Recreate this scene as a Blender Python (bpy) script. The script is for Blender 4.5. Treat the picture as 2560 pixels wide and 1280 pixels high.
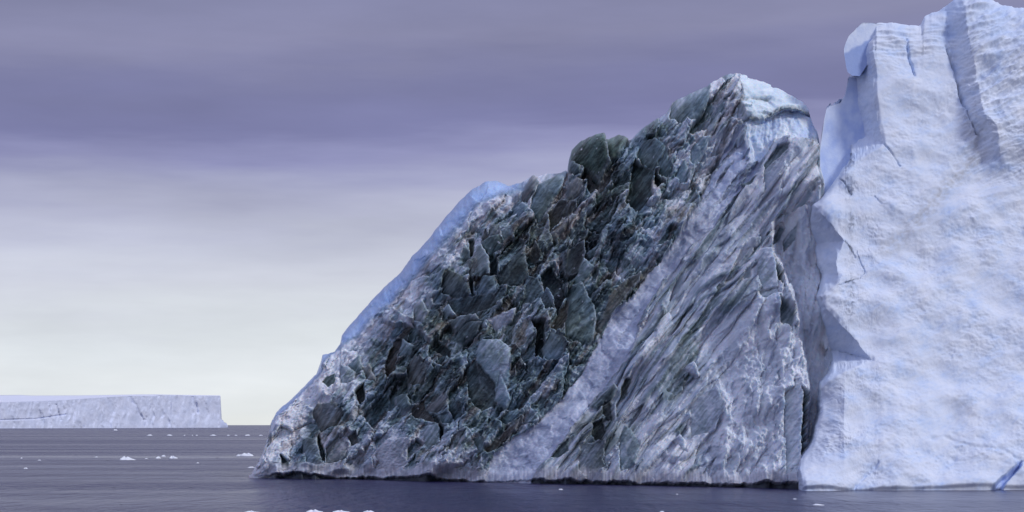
import bpy, math
import numpy as np

# ------------------------------------------------------------------ camera, sky, sun, exposure
sc = bpy.context.scene
for o in list(bpy.data.objects):
    bpy.data.objects.remove(o)
W, H = 2560.0, 1280.0                   # size of the photograph, used to trace outlines
FPX = 4777.0                            # focal length in photograph pixels
HORIZON = 1062.0
CAM_H = 10.0
PITCH = math.atan((HORIZON - H / 2) / FPX)
cam_d = bpy.data.cameras.new('camera')
cam_d.sensor_width = 36.0
cam_d.lens = 36.0 * FPX / W
cam_d.clip_end = 200000.0
cam = bpy.data.objects.new('camera', cam_d)
sc.collection.objects.link(cam)
cam.location = (0, 0, CAM_H)
cam.rotation_euler = (math.pi / 2 + PITCH, 0, 0)
sc.camera = cam

SUN_EL, SUN_AZ = math.radians(38), math.radians(125)   # azimuth clockwise from the view direction (+Y)
sun_dir = np.array([math.sin(SUN_AZ) * math.cos(SUN_EL), math.cos(SUN_AZ) * math.cos(SUN_EL), math.sin(SUN_EL)])
sd = bpy.data.lights.new('sun', 'SUN')
sd.energy = 1.5
sd.angle = math.radians(10)
sd.color = (1.0, 0.985, 0.965)
sun = bpy.data.objects.new('sun', sd)
sc.collection.objects.link(sun)
from mathutils import Vector
sun.rotation_euler = Vector(sun_dir).to_track_quat('Z', 'Y').to_euler()

world = bpy.data.worlds.new('World')
sc.world = world
world.use_nodes = True
nt = world.node_tree
nt.nodes.clear()
N = nt.nodes.new
L = nt.links.new


def math_node(tree, op, a, b=None):
    n = tree.nodes.new('ShaderNodeMath')
    n.operation = op
    for i, v in enumerate((a, b)):
        if v is None:
            continue
        if isinstance(v, (int, float)):
            n.inputs[i].default_value = v
        else:
            tree.links.new(v, n.inputs[i])
    return n.outputs[0]


def srgb(r, g, b):
    def f(c):
        c /= 255.0
        return c / 12.92 if c <= 0.04045 else ((c + 0.055) / 1.055) ** 2.4
    return (f(r), f(g), f(b), 1.0)


sky = N('ShaderNodeTexSky')
sky.sky_type = 'NISHITA'
sky.sun_disc = False
sky.sun_elevation = SUN_EL
sky.sun_rotation = SUN_AZ
tc = N('ShaderNodeTexCoord')
sep = N('ShaderNodeSeparateXYZ')
L(tc.outputs['Generated'], sep.inputs[0])
X, Y, Z = sep.outputs


def sky_noise(sx, sz, detail, off):
    mp = N('ShaderNodeMapping')
    mp.inputs['Scale'].default_value = (sx, sx, sz)
    mp.inputs['Location'].default_value = off
    L(tc.outputs['Generated'], mp.inputs[0])
    n = N('ShaderNodeTexNoise')
    n.inputs['Scale'].default_value = 1.0
    n.inputs['Detail'].default_value = detail
    n.inputs['Roughness'].default_value = 0.55
    L(mp.outputs[0], n.inputs[0])
    return math_node(nt, 'SUBTRACT', n.outputs[0], 0.5)


n_big = sky_noise(3.0, 22.0, 3, (3.1, 0.4, 1.7))
n_mid = sky_noise(8.0, 70.0, 4, (1.1, 5.4, 2.7))
n_fine = sky_noise(30.0, 260.0, 3, (7.1, 2.4, 0.7))
e = math_node(nt, 'ADD', Z, math_node(nt, 'MULTIPLY', X, -0.045))          # cloud bands lie slightly tilted
e = math_node(nt, 'ADD', e, math_node(nt, 'MULTIPLY', n_big, 0.035))
e = math_node(nt, 'ADD', e, math_node(nt, 'MULTIPLY', n_mid, 0.023))
e = math_node(nt, 'ADD', e, math_node(nt, 'MULTIPLY', n_fine, 0.006))
ramp = N('ShaderNodeValToRGB')
els = ramp.color_ramp.elements
stops = [(0.000, (232, 235, 233)), (0.026, (226, 231, 235)), (0.050, (220, 226, 232)),
         (0.078, (210, 214, 227)), (0.100, (197, 201, 219)), (0.122, (181, 184, 210)),
         (0.136, (163, 166, 198)), (0.148, (146, 148, 188)), (0.162, (125, 127, 169)),
         (0.182, (127, 129, 168)), (0.202, (140, 141, 174)), (0.225, (131, 133, 166)), (0.30, (139, 141, 172)),
         (0.55, (178, 184, 220)), (1.0, (194, 202, 240))]
for i, (p, c) in enumerate(stops):
    el = els[i] if i < 2 else els.new(p)
    el.position = p
    el.color = srgb(*c)
L(math_node(nt, 'MAXIMUM', e, 0.0), ramp.inputs[0])
mott = sky_noise(5.0, 24.0, 5, (9.1, 3.4, 4.7))
gain = math_node(nt, 'ADD', math_node(nt, 'MULTIPLY', mott, 0.50), 1.0)
below = N('ShaderNodeMapRange')                                          # under the horizon there is only sea
below.inputs['From Min'].default_value = -0.03
below.inputs['From Max'].default_value = -0.002
below.inputs['To Min'].default_value = 0.12
below.inputs['To Max'].default_value = 1.0
L(Z, below.inputs['Value'])
gain = math_node(nt, 'MULTIPLY', gain, below.outputs[0])
vm = N('ShaderNodeVectorMath')
vm.operation = 'SCALE'
L(ramp.outputs[0], vm.inputs[0])
L(gain, vm.inputs['Scale'])
bg_sky = N('ShaderNodeBackground')
L(sky.outputs[0], bg_sky.inputs[0])
bg_sky.inputs[1].default_value = 0.06
bg_cloud = N('ShaderNodeBackground')
L(vm.outputs[0], bg_cloud.inputs[0])
bg_cloud.inputs[1].default_value = 1.0
mixs = N('ShaderNodeMixShader')
mixs.inputs[0].default_value = 0.985                                     # overcast: the cloud deck hides nearly all of the sky
L(bg_sky.outputs[0], mixs.inputs[1])
L(bg_cloud.outputs[0], mixs.inputs[2])
wo = N('ShaderNodeOutputWorld')
L(mixs.outputs[0], wo.inputs[0])

vs = sc.view_settings
vs.view_transform = 'Standard'
vs.look = 'None'
vs.exposure = 0.0
vs.gamma = 1.0
vs.use_curve_mapping = False
sc.cycles.use_denoising = True
sc.cycles.denoiser = 'OPENIMAGEDENOISE'
sc.cycles.max_bounces = 6
sc.cycles.diffuse_bounces = 3

# ------------------------------------------------------------------ helpers: rays, noise, meshes
CP, SP = math.cos(PITCH), math.sin(PITCH)


def ray(px, py):
    """direction through a point of the photograph, scaled to one metre of depth"""
    u = (np.asarray(px, float) - W / 2) / FPX
    w = (H / 2 - np.asarray(py, float)) / FPX
    dy = CP - w * SP
    return u / dy, (SP + w * CP) / dy


def water_depth(px, py):
    return CAM_H / -ray(px, py)[1]


def hsh(ix, iy, seed):
    h = (ix.astype(np.int64) * 374761393 + iy.astype(np.int64) * 668265263 + seed * 974634777) & 0xFFFFFFFF
    h = ((h ^ (h >> 13)) * 1274126177) & 0xFFFFFFFF
    h = ((h ^ (h >> 16)) * 2246822519) & 0xFFFFFFFF
    return h ^ (h >> 15)


def rnd(h, k=0):
    g = (h * 2654435761 + k * 40503 * 65537 + 12345) & 0xFFFFFFFF
    g = ((g ^ (g >> 15)) * 2246822519) & 0xFFFFFFFF
    g = g ^ (g >> 13)
    return g / 4294967296.0


def gnoise(x, y, seed):
    ix, iy = np.floor(x), np.floor(y)
    fx, fy = x - ix, y - iy
    ux, uy = fx ** 3 * (fx * (fx * 6 - 15) + 10), fy ** 3 * (fy * (fy * 6 - 15) + 10)
    out = []
    for dx, dy in ((0, 0), (1, 0), (0, 1), (1, 1)):
        a = rnd(hsh(ix + dx, iy + dy, seed)) * 2 * math.pi
        out.append(np.cos(a) * (fx - dx) + np.sin(a) * (fy - dy))
    a = out[0] + (out[1] - out[0]) * ux
    b = out[2] + (out[3] - out[2]) * ux
    return (a + (b - a) * uy) * 1.4


def fbm(x, y, seed, octaves=4, gain=0.5):
    s, amp, f = 0.0, 1.0, 1.0
    for k in range(octaves):
        s = s + amp * gnoise(x * f + 17.3 * k, y * f - 9.1 * k, seed + k)
        amp *= gain
        f *= 2.03
    return s


def ridge(x, y, seed, octaves=4, gain=0.5):
    s, amp, f = 0.0, 1.0, 1.0
    for k in range(octaves):
        s = s + amp * (1 - 2 * np.abs(gnoise(x * f + 7.3 * k, y * f - 3.1 * k, seed + k)))
        amp *= gain
        f *= 2.1
    return s


def voro(x, y, seed, jit=0.95):
    ix, iy = np.floor(x), np.floor(y)
    d1 = np.full(x.shape, 9.0)
    d2 = np.full(x.shape, 9.0)
    hid = np.zeros(x.shape, np.int64)
    ox = np.zeros(x.shape)
    oy = np.zeros(x.shape)
    for a in (-1, 0, 1):
        for b in (-1, 0, 1):
            h = hsh(ix + a, iy + b, seed)
            sx = x - (ix + a + 0.5 + jit * (rnd(h, 1) - 0.5))
            sy = y - (iy + b + 0.5 + jit * (rnd(h, 2) - 0.5))
            d = np.sqrt(sx * sx + sy * sy)
            near = d < d1
            d2 = np.where(near, d1, np.minimum(d2, d))
            d1 = np.where(near, d, d1)
            hid = np.where(near, h, hid)
            ox = np.where(near, sx, ox)
            oy = np.where(near, sy, oy)
    return d1, d2, hid, ox, oy


def facets(x, y, seed, amp, tilt, gap=0.0, gapw=0.06):
    """broken-ice relief: every cell is a tilted plane at its own height, with a recessed joint round it"""
    d1, d2, h, ox, oy = voro(x, y, seed)
    z = amp * (rnd(h, 3) * 2 - 1) + tilt * (ox * (rnd(h, 4) * 2 - 1) + oy * (rnd(h, 5) * 2 - 1)) * 1.6
    if gap:
        z = z - gap * np.clip(1 - (d2 - d1) / gapw, 0, 1)
    return z, h, d2 - d1


def sstep(a, b, v):
    t = np.clip((v - a) / (b - a), 0, 1)
    return t * t * (3 - 2 * t)


def poly_sdf(px, py, pts):
    """signed distance to a polygon, negative inside"""
    pts = np.asarray(pts, float)
    d = np.full(px.shape, 1e9)
    inside = np.zeros(px.shape, bool)
    n = len(pts)
    for i in range(n):
        x0, y0 = pts[i]
        x1, y1 = pts[(i + 1) % n]
        ex, ey = x1 - x0, y1 - y0
        t = np.clip(((px - x0) * ex + (py - y0) * ey) / (ex * ex + ey * ey + 1e-9), 0, 1)
        d = np.minimum(d, (px - x0 - t * ex) ** 2 + (py - y0 - t * ey) ** 2)
        if y0 != y1:
            c = ((y0 > py) != (y1 > py)) & (px < ex * (py - y0) / ey + x0)
            inside ^= c
    d = np.sqrt(d)
    return np.where(inside, -d, d)


def line_dist(px, py, pts):
    d = np.full(px.shape, 1e9)
    for (x0, y0), (x1, y1) in zip(pts[:-1], pts[1:]):
        ex, ey = x1 - x0, y1 - y0
        t = np.clip(((px - x0) * ex + (py - y0) * ey) / (ex * ex + ey * ey + 1e-9), 0, 1)
        d = np.minimum(d, np.hypot(px - x0 - t * ex, py - y0 - t * ey))
    return d


def blur(a, r):
    """separable box blur on the grid"""
    for ax in (0, 1):
        p = np.concatenate([np.repeat(a.take([0], ax), r + 1, ax), a, np.repeat(a.take([-1], ax), r, ax)], ax)
        c = np.cumsum(p, ax)
        n = a.shape[ax]
        a = (c.take(range(2 * r + 1, 2 * r + 1 + n), ax) - c.take(range(0, n), ax)) / (2 * r + 1)
    return a


def lerp(a, b, t):
    t = np.asarray(t)
    if np.ndim(a) == np.ndim(t) + 1 or np.ndim(b) == np.ndim(t) + 1 or (np.ndim(a) == 1 and np.shape(a) == (3,)):
        t = t[..., None]
    return a + (b - a) * t


def palette(t, stops):
    xs = [s[0] for s in stops]
    return np.stack([np.interp(t, xs, [s[1][k] for s in stops]) for k in range(3)], -1)


def tag(o, label=None, cat=None, group=None, kind=None):
    for k, v in (('label', label), ('category', cat), ('group', group), ('kind', kind)):
        if v:
            o[k] = v
    return o


def empty(name, loc):
    o = bpy.data.objects.new(name, None)
    o.location = loc
    sc.collection.objects.link(o)
    return o


def mesh_obj(name, verts, faces, mat, parent=None, col=None, rgh=None, smooth=True):
    """one mesh object; faces is an (n,4) or (n,3) array"""
    faces = np.asarray(faces, np.int32)
    verts = np.asarray(verts, np.float64)
    if parent is not None:
        verts = verts - np.array(parent.location)
    used, inv = np.unique(faces.ravel(), return_inverse=True)
    verts = verts[used]
    n, k = faces.shape
    me = bpy.data.meshes.new(name)
    me.vertices.add(len(verts))
    me.vertices.foreach_set('co', verts.astype(np.float32).ravel())
    me.loops.add(n * k)
    me.loops.foreach_set('vertex_index', inv.astype(np.int32).ravel())
    me.polygons.add(n)
    me.polygons.foreach_set('loop_start', np.arange(0, n * k, k, dtype=np.int32))
    me.update(calc_edges=True)
    me.polygons.foreach_set('use_smooth', np.full(n, smooth))
    if col is not None:
        a = me.attributes.new('col', 'FLOAT_COLOR', 'POINT')
        c = np.ones((len(used), 4), np.float32)
        c[:, :3] = col[used]
        a.data.foreach_set('color', c.ravel())
    if rgh is not None:
        a = me.attributes.new('rgh', 'FLOAT', 'POINT')
        a.data.foreach_set('value', rgh[used].astype(np.float32))
    me.materials.append(mat)
    o = bpy.data.objects.new(name, me)
    sc.collection.objects.link(o)
    if parent is not None:
        o.parent = parent
    return o


def grid_faces(nr, nc):
    i = np.arange(nr * nc).reshape(nr, nc)
    return np.stack([i[:-1, :-1], i[:-1, 1:], i[1:, 1:], i[1:, :-1]], -1).reshape(-1, 4)


# ------------------------------------------------------------------ materials
def new_mat(name):
    m = bpy.data.materials.new(name)
    m.use_nodes = True
    return m, m.node_tree, m.node_tree.nodes['Principled BSDF']


def ice_material(name, grain_scale, bump_m, var, sss=0.0):
    """ice whose own colour and polish come from the mesh's layers of snow, clear ice and dirt, with fine grain on top"""
    m, t, b = new_mat(name)
    a = t.nodes.new('ShaderNodeAttribute')
    a.attribute_name = 'col'
    r = t.nodes.new('ShaderNodeAttribute')
    r.attribute_name = 'rgh'
    co = t.nodes.new('ShaderNodeTexCoord')
    n1 = t.nodes.new('ShaderNodeTexNoise')
    n1.inputs['Scale'].default_value = grain_scale
    n1.inputs['Detail'].default_value = 6
    n1.inputs['Roughness'].default_value = 0.65
    t.links.new(co.outputs['Object'], n1.inputs['Vector'])
    g = math_node(t, 'ADD', math_node(t, 'MULTIPLY', math_node(t, 'SUBTRACT', n1.outputs[0], 0.5), var), 1.0)
    sc_ = t.nodes.new('ShaderNodeVectorMath')
    sc_.operation = 'SCALE'
    t.links.new(a.outputs['Color'], sc_.inputs[0])
    t.links.new(g, sc_.inputs['Scale'])
    t.links.new(sc_.outputs[0], b.inputs['Base Color'])
    t.links.new(r.outputs['Fac'], b.inputs['Roughness'])
    b.inputs['Specular IOR Level'].default_value = 0.35
    b.inputs['Subsurface Weight'].default_value = sss
    b.inputs['Subsurface Radius'].default_value = (0.5, 0.8, 1.0)
    b.inputs['Subsurface Scale'].default_value = 0.8
    b.inputs['IOR'].default_value = 1.31
    bp = t.nodes.new('ShaderNodeBump')
    bp.inputs['Strength'].default_value = 0.7
    bp.inputs['Distance'].default_value = bump_m
    t.links.new(n1.outputs[0], bp.inputs['Height'])
    t.links.new(bp.outputs[0], b.inputs['Normal'])
    return m


M_ice = ice_material('glacier_ice', 1.8, 0.10, 0.30, 0.6)
M_snow = ice_material('snowy_ice', 1.9, 0.08, 0.10)
M_far = ice_material('far_ice', 0.05, 1.0, 0.03)

# ------------------------------------------------------------------ sea
ms, t, b = new_mat('sea_water')
b.inputs['Base Color'].default_value = (0.022, 0.021, 0.075, 1)
b.inputs['IOR'].default_value = 1.33
b.inputs['Specular IOR Level'].default_value = 0.3
co = t.nodes.new('ShaderNodeTexCoord')


def wave(sx, sy, detail, seed):
    mp = t.nodes.new('ShaderNodeMapping')
    mp.inputs['Scale'].default_value = (sx, sy, 1)
    mp.inputs['Location'].default_value = (seed * 3.7, seed * 1.3, seed)
    t.links.new(co.outputs['Object'], mp.inputs[0])
    n = t.nodes.new('ShaderNodeTexNoise')
    n.inputs['Scale'].default_value = 1
    n.inputs['Detail'].default_value = detail
    n.inputs['Roughness'].default_value = 0.6
    t.links.new(mp.outputs[0], n.inputs['Vector'])
    return n.outputs[0]


hgt = math_node(t, 'ADD', math_node(t, 'MULTIPLY', wave(0.60, 0.16, 5, 1), 0.9),
                math_node(t, 'MULTIPLY', wave(0.10, 0.03, 3, 2), 2.2))
slick = wave(0.0016, 0.011, 3, 3)                                        # long wind slicks
mr = t.nodes.new('ShaderNodeMapRange')
mr.inputs['From Min'].default_value = 0.38
mr.inputs['From Max'].default_value = 0.62
mr.inputs['To Min'].default_value = 0.35
mr.inputs['To Max'].default_value = 1.0
t.links.new(slick, mr.inputs['Value'])
bp = t.nodes.new('ShaderNodeBump')
bp.inputs['Distance'].default_value = 1.8
t.links.new(hgt, bp.inputs['Height'])
t.links.new(math_node(t, 'MULTIPLY', mr.outputs[0], 1.0), bp.inputs['Strength'])
t.links.new(bp.outputs[0], b.inputs['Normal'])
mr2 = t.nodes.new('ShaderNodeMapRange')
mr2.inputs['From Min'].default_value = 0.36
mr2.inputs['From Max'].default_value = 0.60
mr2.inputs['To Min'].default_value = 0.18
mr2.inputs['To Max'].default_value = 0.28
t.links.new(slick, mr2.inputs['Value'])
t.links.new(mr2.outputs[0], b.inputs['Roughness'])
S = 60000.0
sea = mesh_obj('sea', [(-S, -2000, 0), (S, -2000, 0), (S, S, 0), (-S, S, 0)], [(0, 1, 2, 3)], ms, smooth=False)
tag(sea, kind='structure')

# ------------------------------------------------------------------ generic relief body
KCLR = [(0.00, (0.014, 0.019, 0.024)), (0.18, (0.036, 0.053, 0.058)), (0.36, (0.112, 0.152, 0.168)),
        (0.55, (0.265, 0.328, 0.378)), (0.75, (0.49, 0.555, 0.66)), (1.0, (0.80, 0.84, 0.92))]
BRN = [(0.00, (0.019, 0.017, 0.018)), (0.25, (0.080, 0.063, 0.058)), (0.5, (0.24, 0.205, 0.20)),
       (0.75, (0.47, 0.44, 0.45)), (1.0, (0.72, 0.70, 0.75))]


def column_grid(xs, top, bottom, nr):
    """rows run from the waterline up to the traced outline"""
    v = np.linspace(0, 1, nr)[:, None]
    px = np.repeat(np.asarray(xs, float)[None, :], nr, 0)
    py = bottom[None, :] + (top - bottom)[None, :] * v
    return px, py


def place(px, py, y0, k, e):
    """depth y0 at the waterline, leaning back k metres per metre of height, plus relief e (metres away from the camera)"""
    dx, dz = ray(px, py)
    Yd = (y0 + k * CAM_H + e) / (1 - k * dz)
    return np.stack([Yd * dx, Yd, CAM_H + Yd * dz], -1)


def close_body(P, depth, seed):
    """rows that carry the crest over to the far side and down under water, and one row below the waterline"""
    top = P[-1]
    rows = []
    zt = np.maximum(top[:, 2], 0.5)
    sc_ = np.minimum(depth, zt * 0.9 + 2.0)
    xs = np.arange(len(top)) * 1.0
    for f, g in ((0.03, 0.005), (0.08, 0.02), (0.18, 0.06), (0.32, 0.13), (0.5, 0.26), (0.68, 0.46), (0.84, 0.7), (0.95, 0.9), (1.0, 1.06)):
        q = top.copy()
        q[:, 1] += sc_ * f + 1.5 * f * gnoise(xs / 40, xs * 0 + f * 9, seed)
        q[:, 2] = zt * (1 - g) + 1.2 * f * (1 - g) * gnoise(xs / 25, xs * 0 + f * 7, seed + 1)
        rows.append(q)
    under = P[0].copy()
    under[:, 2] = -4.0
    return np.array(rows), under


# ------------------------------------------------------------------ the striped dark iceberg
D_TOP = [(622, 1196), (628, 1186), (640, 1165), (655, 1140), (672, 1090), (680, 1050), (690, 1030), (740, 985), (790, 935),
         (801, 905), (806, 886), (820, 884), (836, 878), (850, 858), (854, 838), (866, 820), (905, 775), (960, 715), (1000, 680),
         (1030, 640), (1070, 600), (1100, 560), (1150, 500), (1170, 480), (1215, 452), (1245, 450), (1270, 460),
         (1300, 456), (1312, 450), (1330, 441), (1360, 436), (1418, 431), (1422, 400), (1428, 376), (1450, 358), (1480, 347), (1505, 340),
         (1511, 348), (1520, 350), (1546, 340), (1570, 348), (1582, 345), (1600, 328), (1640, 300), (1660, 290), (1679, 260), (1720, 240),
         (1760, 224), (1775, 212), (1800, 198), (1815, 192), (1830, 190), (1841, 184), (1850, 190), (1858, 190), (1880, 198),
         (1905, 207), (1930, 220), (1945, 224), (1962, 236), (1985, 246), (2005, 258), (2016, 274), (2028, 295), (2038, 325),
         (2044, 344), (2049, 420), (2056, 520), (2110, 570), (2150, 600)]
D_BASE = [(622, 1195), (900, 1199), (1215, 1207), (1600, 1214), (2005, 1222), (2150, 1224)]
xs = np.arange(622, 2150.1, 2.0)
tx_, ty_ = zip(*D_TOP)
bx_, by_ = zip(*D_BASE)
top = np.interp(xs, tx_, ty_)
bot = np.interp(xs, bx_, by_)
# small irregularities of the crest
top = top + 2.4 * fbm(xs / 23, xs * 0, 5, 4) * np.clip((xs - 640) / 60, 0, 1)
top = np.minimum(top, bot - 0.5)
NR = 520
PX, PY = column_grid(xs, top, bot, NR)
TOPY = np.repeat(top[None, :], NR, 0)
BOTY = np.repeat(bot[None, :], NR, 0)

wx = PX + 9 * fbm(PX / 60, PY / 60, 11, 3) + 3 * fbm(PX / 11, PY / 11, 12, 3)
wy = PY + 9 * fbm(PX / 60, PY / 60, 13, 3) + 3 * fbm(PX / 11, PY / 11, 14, 3)
sx_ = PX + 2.2 * fbm(PX / 14, PY / 14, 15, 3) + 3.0 * gnoise(PX / 45, PY / 45, 16)   # gentler warp for traced edges
sy_ = PY + 2.2 * fbm(PX / 14, PY / 14, 17, 3) + 3.0 * gnoise(PX / 45, PY / 45, 18)
TH = math.radians(52)
A_ = wx * math.cos(TH) - wy * math.sin(TH)         # along the layering
C_ = wx * math.sin(TH) + wy * math.cos(TH)         # across the layering
A0 = PX * math.cos(TH) - PY * math.sin(TH)
C0 = PX * math.sin(TH) + PY * math.cos(TH)

BAND = [(1205, 1212), (1222, 1165), (1240, 1130), (1285, 1092), (1335, 1066), (1380, 1020), (1412, 985), (1440, 948), (1470, 905), (1490, 868),
        (1508, 812), (1540, 775), (1580, 740), (1625, 680), (1660, 640), (1700, 585), (1735, 530), (1765, 470), (1790, 420),
        (1815, 365), (1845, 315), (1862, 300), (1905, 320), (1935, 350), (1905, 395), (1895, 430), (1850, 470), (1812, 520), (1790, 560), (1762, 588),
        (1735, 605), (1712, 640), (1688, 668), (1655, 705), (1628, 745), (1600, 800), (1590, 850), (1572, 890), (1548, 925), (1515, 962), (1485, 990), (1470, 1030), (1440, 1060), (1410, 1100),
        (1370, 1145), (1340, 1175), (1325, 1215)]
CAP = [(1842, 170), (1850, 215), (1858, 245), (1848, 262), (1862, 300), (1905, 302), (1935, 286), (1965, 272), (1990, 274), (2022, 284), (2060, 280), (2010, 200), (1900, 170)]
UNDERCAP = [(1862, 304), (1905, 302), (1935, 288), (1965, 274), (1990, 276), (2022, 286), (2070, 330), (2060, 352), (1990, 353), (1965, 352), (1935, 350), (1905, 395), (1880, 400)]
EDGE = [(600, 1040), (681, 1052), (700, 1035), (745, 990), (800, 934), (806, 905), (850, 868), (885, 838), (930, 790), (985, 738), (1030, 690), (1080, 636), (1130, 580),
        (1165, 540), (1195, 508), (1235, 490), (1262, 478), (1300, 470), (1305, 400), (900, 500)]
GULLY_R = [(1925, 560), (1930, 640), (1955, 700), (1968, 755), (1990, 815), (2000, 870), (2012, 940), (2014, 1000), (2008, 1080), (2003, 1230), (2200, 1230), (2200, 520), (2060, 440), (2010, 520)]

s_band = poly_sdf(sx_ + 4 * fbm(PX / 34, PY / 34, 42, 4), sy_ + 3 * fbm(PX / 22, PY / 22, 43, 3), BAND)
s_cap = poly_sdf(sx_, sy_, CAP)
s_und = poly_sdf(sx_, sy_, UNDERCAP)
s_edge = poly_sdf(sx_ + 5 * fbm(PX / 30, PY / 30, 41, 3), sy_, EDGE)
s_wall = poly_sdf(sx_, sy_, GULLY_R)
m_band = (1 - sstep(-3, 3, s_band)) * (1 - 0.7 * sstep(590, 400, PY) * sstep(0.05, 0.30, fbm((PX * math.cos(TH) - PY * math.sin(TH)) / 170, (sx_ * math.sin(TH) + sy_ * math.cos(TH)) / 13, 44, 3)))
m_cap = 1 - sstep(-2, 2, s_cap)
m_und = 1 - sstep(-3, 3, s_und)
ew = np.interp(PX, [760, 900, 1050], [0.3, 0.6, 1.0])
m_edge = 1 - sstep(-1, 1, s_edge / (15 * ew))
m_wall = 1 - sstep(-4, 4, s_wall)
# which side of the pale band: its right edge as x(y)
RB = [(1215, 1325), (1175, 1340), (1145, 1370), (1100, 1410), (1060, 1440), (990, 1485), (925, 1548), (850, 1590), (745, 1628), (668, 1688),
      (605, 1735), (560, 1790), (470, 1850), (430, 1895), (350, 1935), (180, 2100)]
ry_, rx_ = zip(*RB[::-1])
m_str = sstep(-6, 6, sx_ + 4 * fbm(PX / 34, PY / 34, 42, 4) - np.interp(sy_, ry_, rx_))         # striped pale part right of the band
m_str = m_str * (1 - m_cap) * (1 - m_und)
m_flu = sstep(-40, 60, PX - np.interp(PY, [380, 600, 800, 950, 1215], [2000, 1950, 1850, 1790, 1740])) * sstep(480, 640, PY) * m_str
m_dark = np.clip(1 - m_str - m_band - m_cap - m_und, 0, 1)
m_dark = m_dark * (1 - m_edge)

# --- relief
hd1, id1, ed1 = facets(A_ / 140, C_ / 52, 101, 1.9, 1.4, 0.8, 0.06)
hd2, id2, ed2 = facets(A_ / 66 + 0.3 * gnoise(PX / 70, PY / 70, 61), C_ / 22, 102, 0.85, 0.85, 0.2, 0.07)
hd3, id3, ed3 = facets((A_ * 0.8 + C_ * 0.3) / 30, C_ / 10, 103, 0.24, 0.34, 0.03, 0.1)
hd4, id4, ed4 = facets(A_ / 12, C_ / 7, 104, 0.07, 0.12)
Ag = sx_ * math.cos(TH) - sy_ * math.sin(TH)
gx_ = PX + 0.9 * fbm(PX / 14, PY / 14, 15, 3) + 3.5 * gnoise(PX / 55, PY / 55, 16)
gy_ = PY + 0.9 * fbm(PX / 14, PY / 14, 17, 3) + 3.5 * gnoise(PX / 55, PY / 55, 18)
Ag = gx_ * math.cos(TH) - gy_ * math.sin(TH)
Cg = gx_ * math.sin(TH) + gy_ * math.cos(TH)
stri = fbm(A0 / 110, Cg / 7, 105, 4, 0.6)
h_dark = 0.9 * hd1 + 0.75 * hd2 + hd3 + hd4 + 0.55 * fbm(wx / 52, wy / 44, 107, 5, 0.55) + 0.30 * ridge(wx / 34 + 0.6 * hd2, wy / 30, 108, 4) + 0.10 * fbm(PX / 9, PY / 9, 106, 3) + 0.16 * stri

saw_c = Cg / 38 + 1.7 * gnoise(A0 / 300, C0 / 130, 110) + 0.9 * gnoise(A0 / 220, C0 / 70, 111) + 0.16 * gnoise(A_ / 34, C_ / 34, 112)
saw = saw_c - np.floor(saw_c)
saw_id = np.floor(saw_c).astype(np.int64)
hs1 = 1.7 * (np.where(saw < 0.8, saw / 0.8, (1 - saw) / 0.2) - 0.5) * (0.3 + 1.1 * rnd(hsh(saw_id, saw_id * 0, 5))) * np.clip(0.75 + 0.9 * fbm(A0 / 120, C0 / 60, 118, 3), 0.1, 1.4)
hs2, ids2, eds2 = facets(Ag / 210, Cg / 22, 113, 0.75, 0.9, 0.2, 0.06)
hs3, ids3, _ = facets(Ag / 60, Cg / 10, 114, 0.26, 0.36)
h_str = hs1 + hs2 + hs3 + 0.05 * fbm(A0 / 90, Cg / 8, 115, 4) + 0.16 * (rnd(hsh(np.floor(Cg / 8.5 + 1.2 * gnoise(A0 / 200, C0 / 60, 119) + 0.3 * gnoise(A_ / 40, C_ / 20, 120)), C0 * 0, 31)) - .5) + 0.22 * fbm(wx / 46, wy / 46, 117, 4) + 0.05 * fbm(PX / 9, PY / 9, 116, 3)

hf1 = 1.1 * ridge(wx / 46 + PY / 400, wy / 260, 121, 3) + 0.9 * fbm(wx / 40, wy / 60, 122, 3)
hf2, idf2, _ = facets(wx / 26, wy / 48, 123, 0.35, 0.5)
h_flu = hf1 + hf2 + 0.3 * fbm(PX / 12, PY / 16, 124, 4)

h_band = -0.6 + 0.08 * facets(A_ / 70, C_ / 30, 134, 1, 1.2)[0] + 0.35 * fbm(PX / 60, PY / 60, 131, 3) + 0.13 * fbm(A_ / 18, C_ / 14, 132, 4) + 0.12 * facets(A_ / 40, C_ / 40, 133, 1, 1)[0]
h_cap = 1.0 + 0.8 * ridge(wx / 90, wy / 34, 141, 2) * 0.5 + 0.25 * fbm(PX / 22, PY / 14, 142, 4) + facets(wx / 55, wy / 40, 143, 0.5, 0.9)[0]
h_und = -0.6 + 0.5 * ridge(wx / 24, wy / 90, 144, 3) + 0.25 * fbm(PX / 16, PY / 16, 145, 4)
h_edge = -1.2 + facets(wx / 60, wy / 60, 146, 0.25, 0.35)[0] + 0.10 * fbm(PX / 15, PY / 15, 147, 3)
h_wall = 1.2 + 0.6 * ridge(wx / 34 + wy / 140, wy / 190, 151, 3) + 0.35 * fbm(PX / 18, PY / 30, 152, 4) + facets(wx / 30, wy / 60, 153, 0.35, 0.4)[0]

hgt_ = h_dark * m_dark + h_str * m_str * (1 - m_flu) + (0.35 * h_str + h_flu) * m_flu + h_band * m_band * (1 - m_str)
rest = np.clip(1 - m_edge * (1 - m_band), 0, 1)
hgt_ = hgt_ * rest + h_edge * m_edge * (1 - m_band)
hgt_ = lerp(hgt_, h_und, m_und)
hgt_ = lerp(hgt_, h_cap, m_cap)
hgt_ = lerp(hgt_, h_wall, m_wall)
hgt_ += 2.4 * fbm(PX / 210, PY / 210, 160, 2)                   # large bulges
# fuzzy crushed margin beside the blue edge
mar = sstep(150, 10, s_edge) * m_dark
hgt_ = lerp(hgt_, 0.45 * hgt_ + 0.5 * fbm(PX / 26, PY / 26, 161, 5), mar * 0.8)

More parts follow.
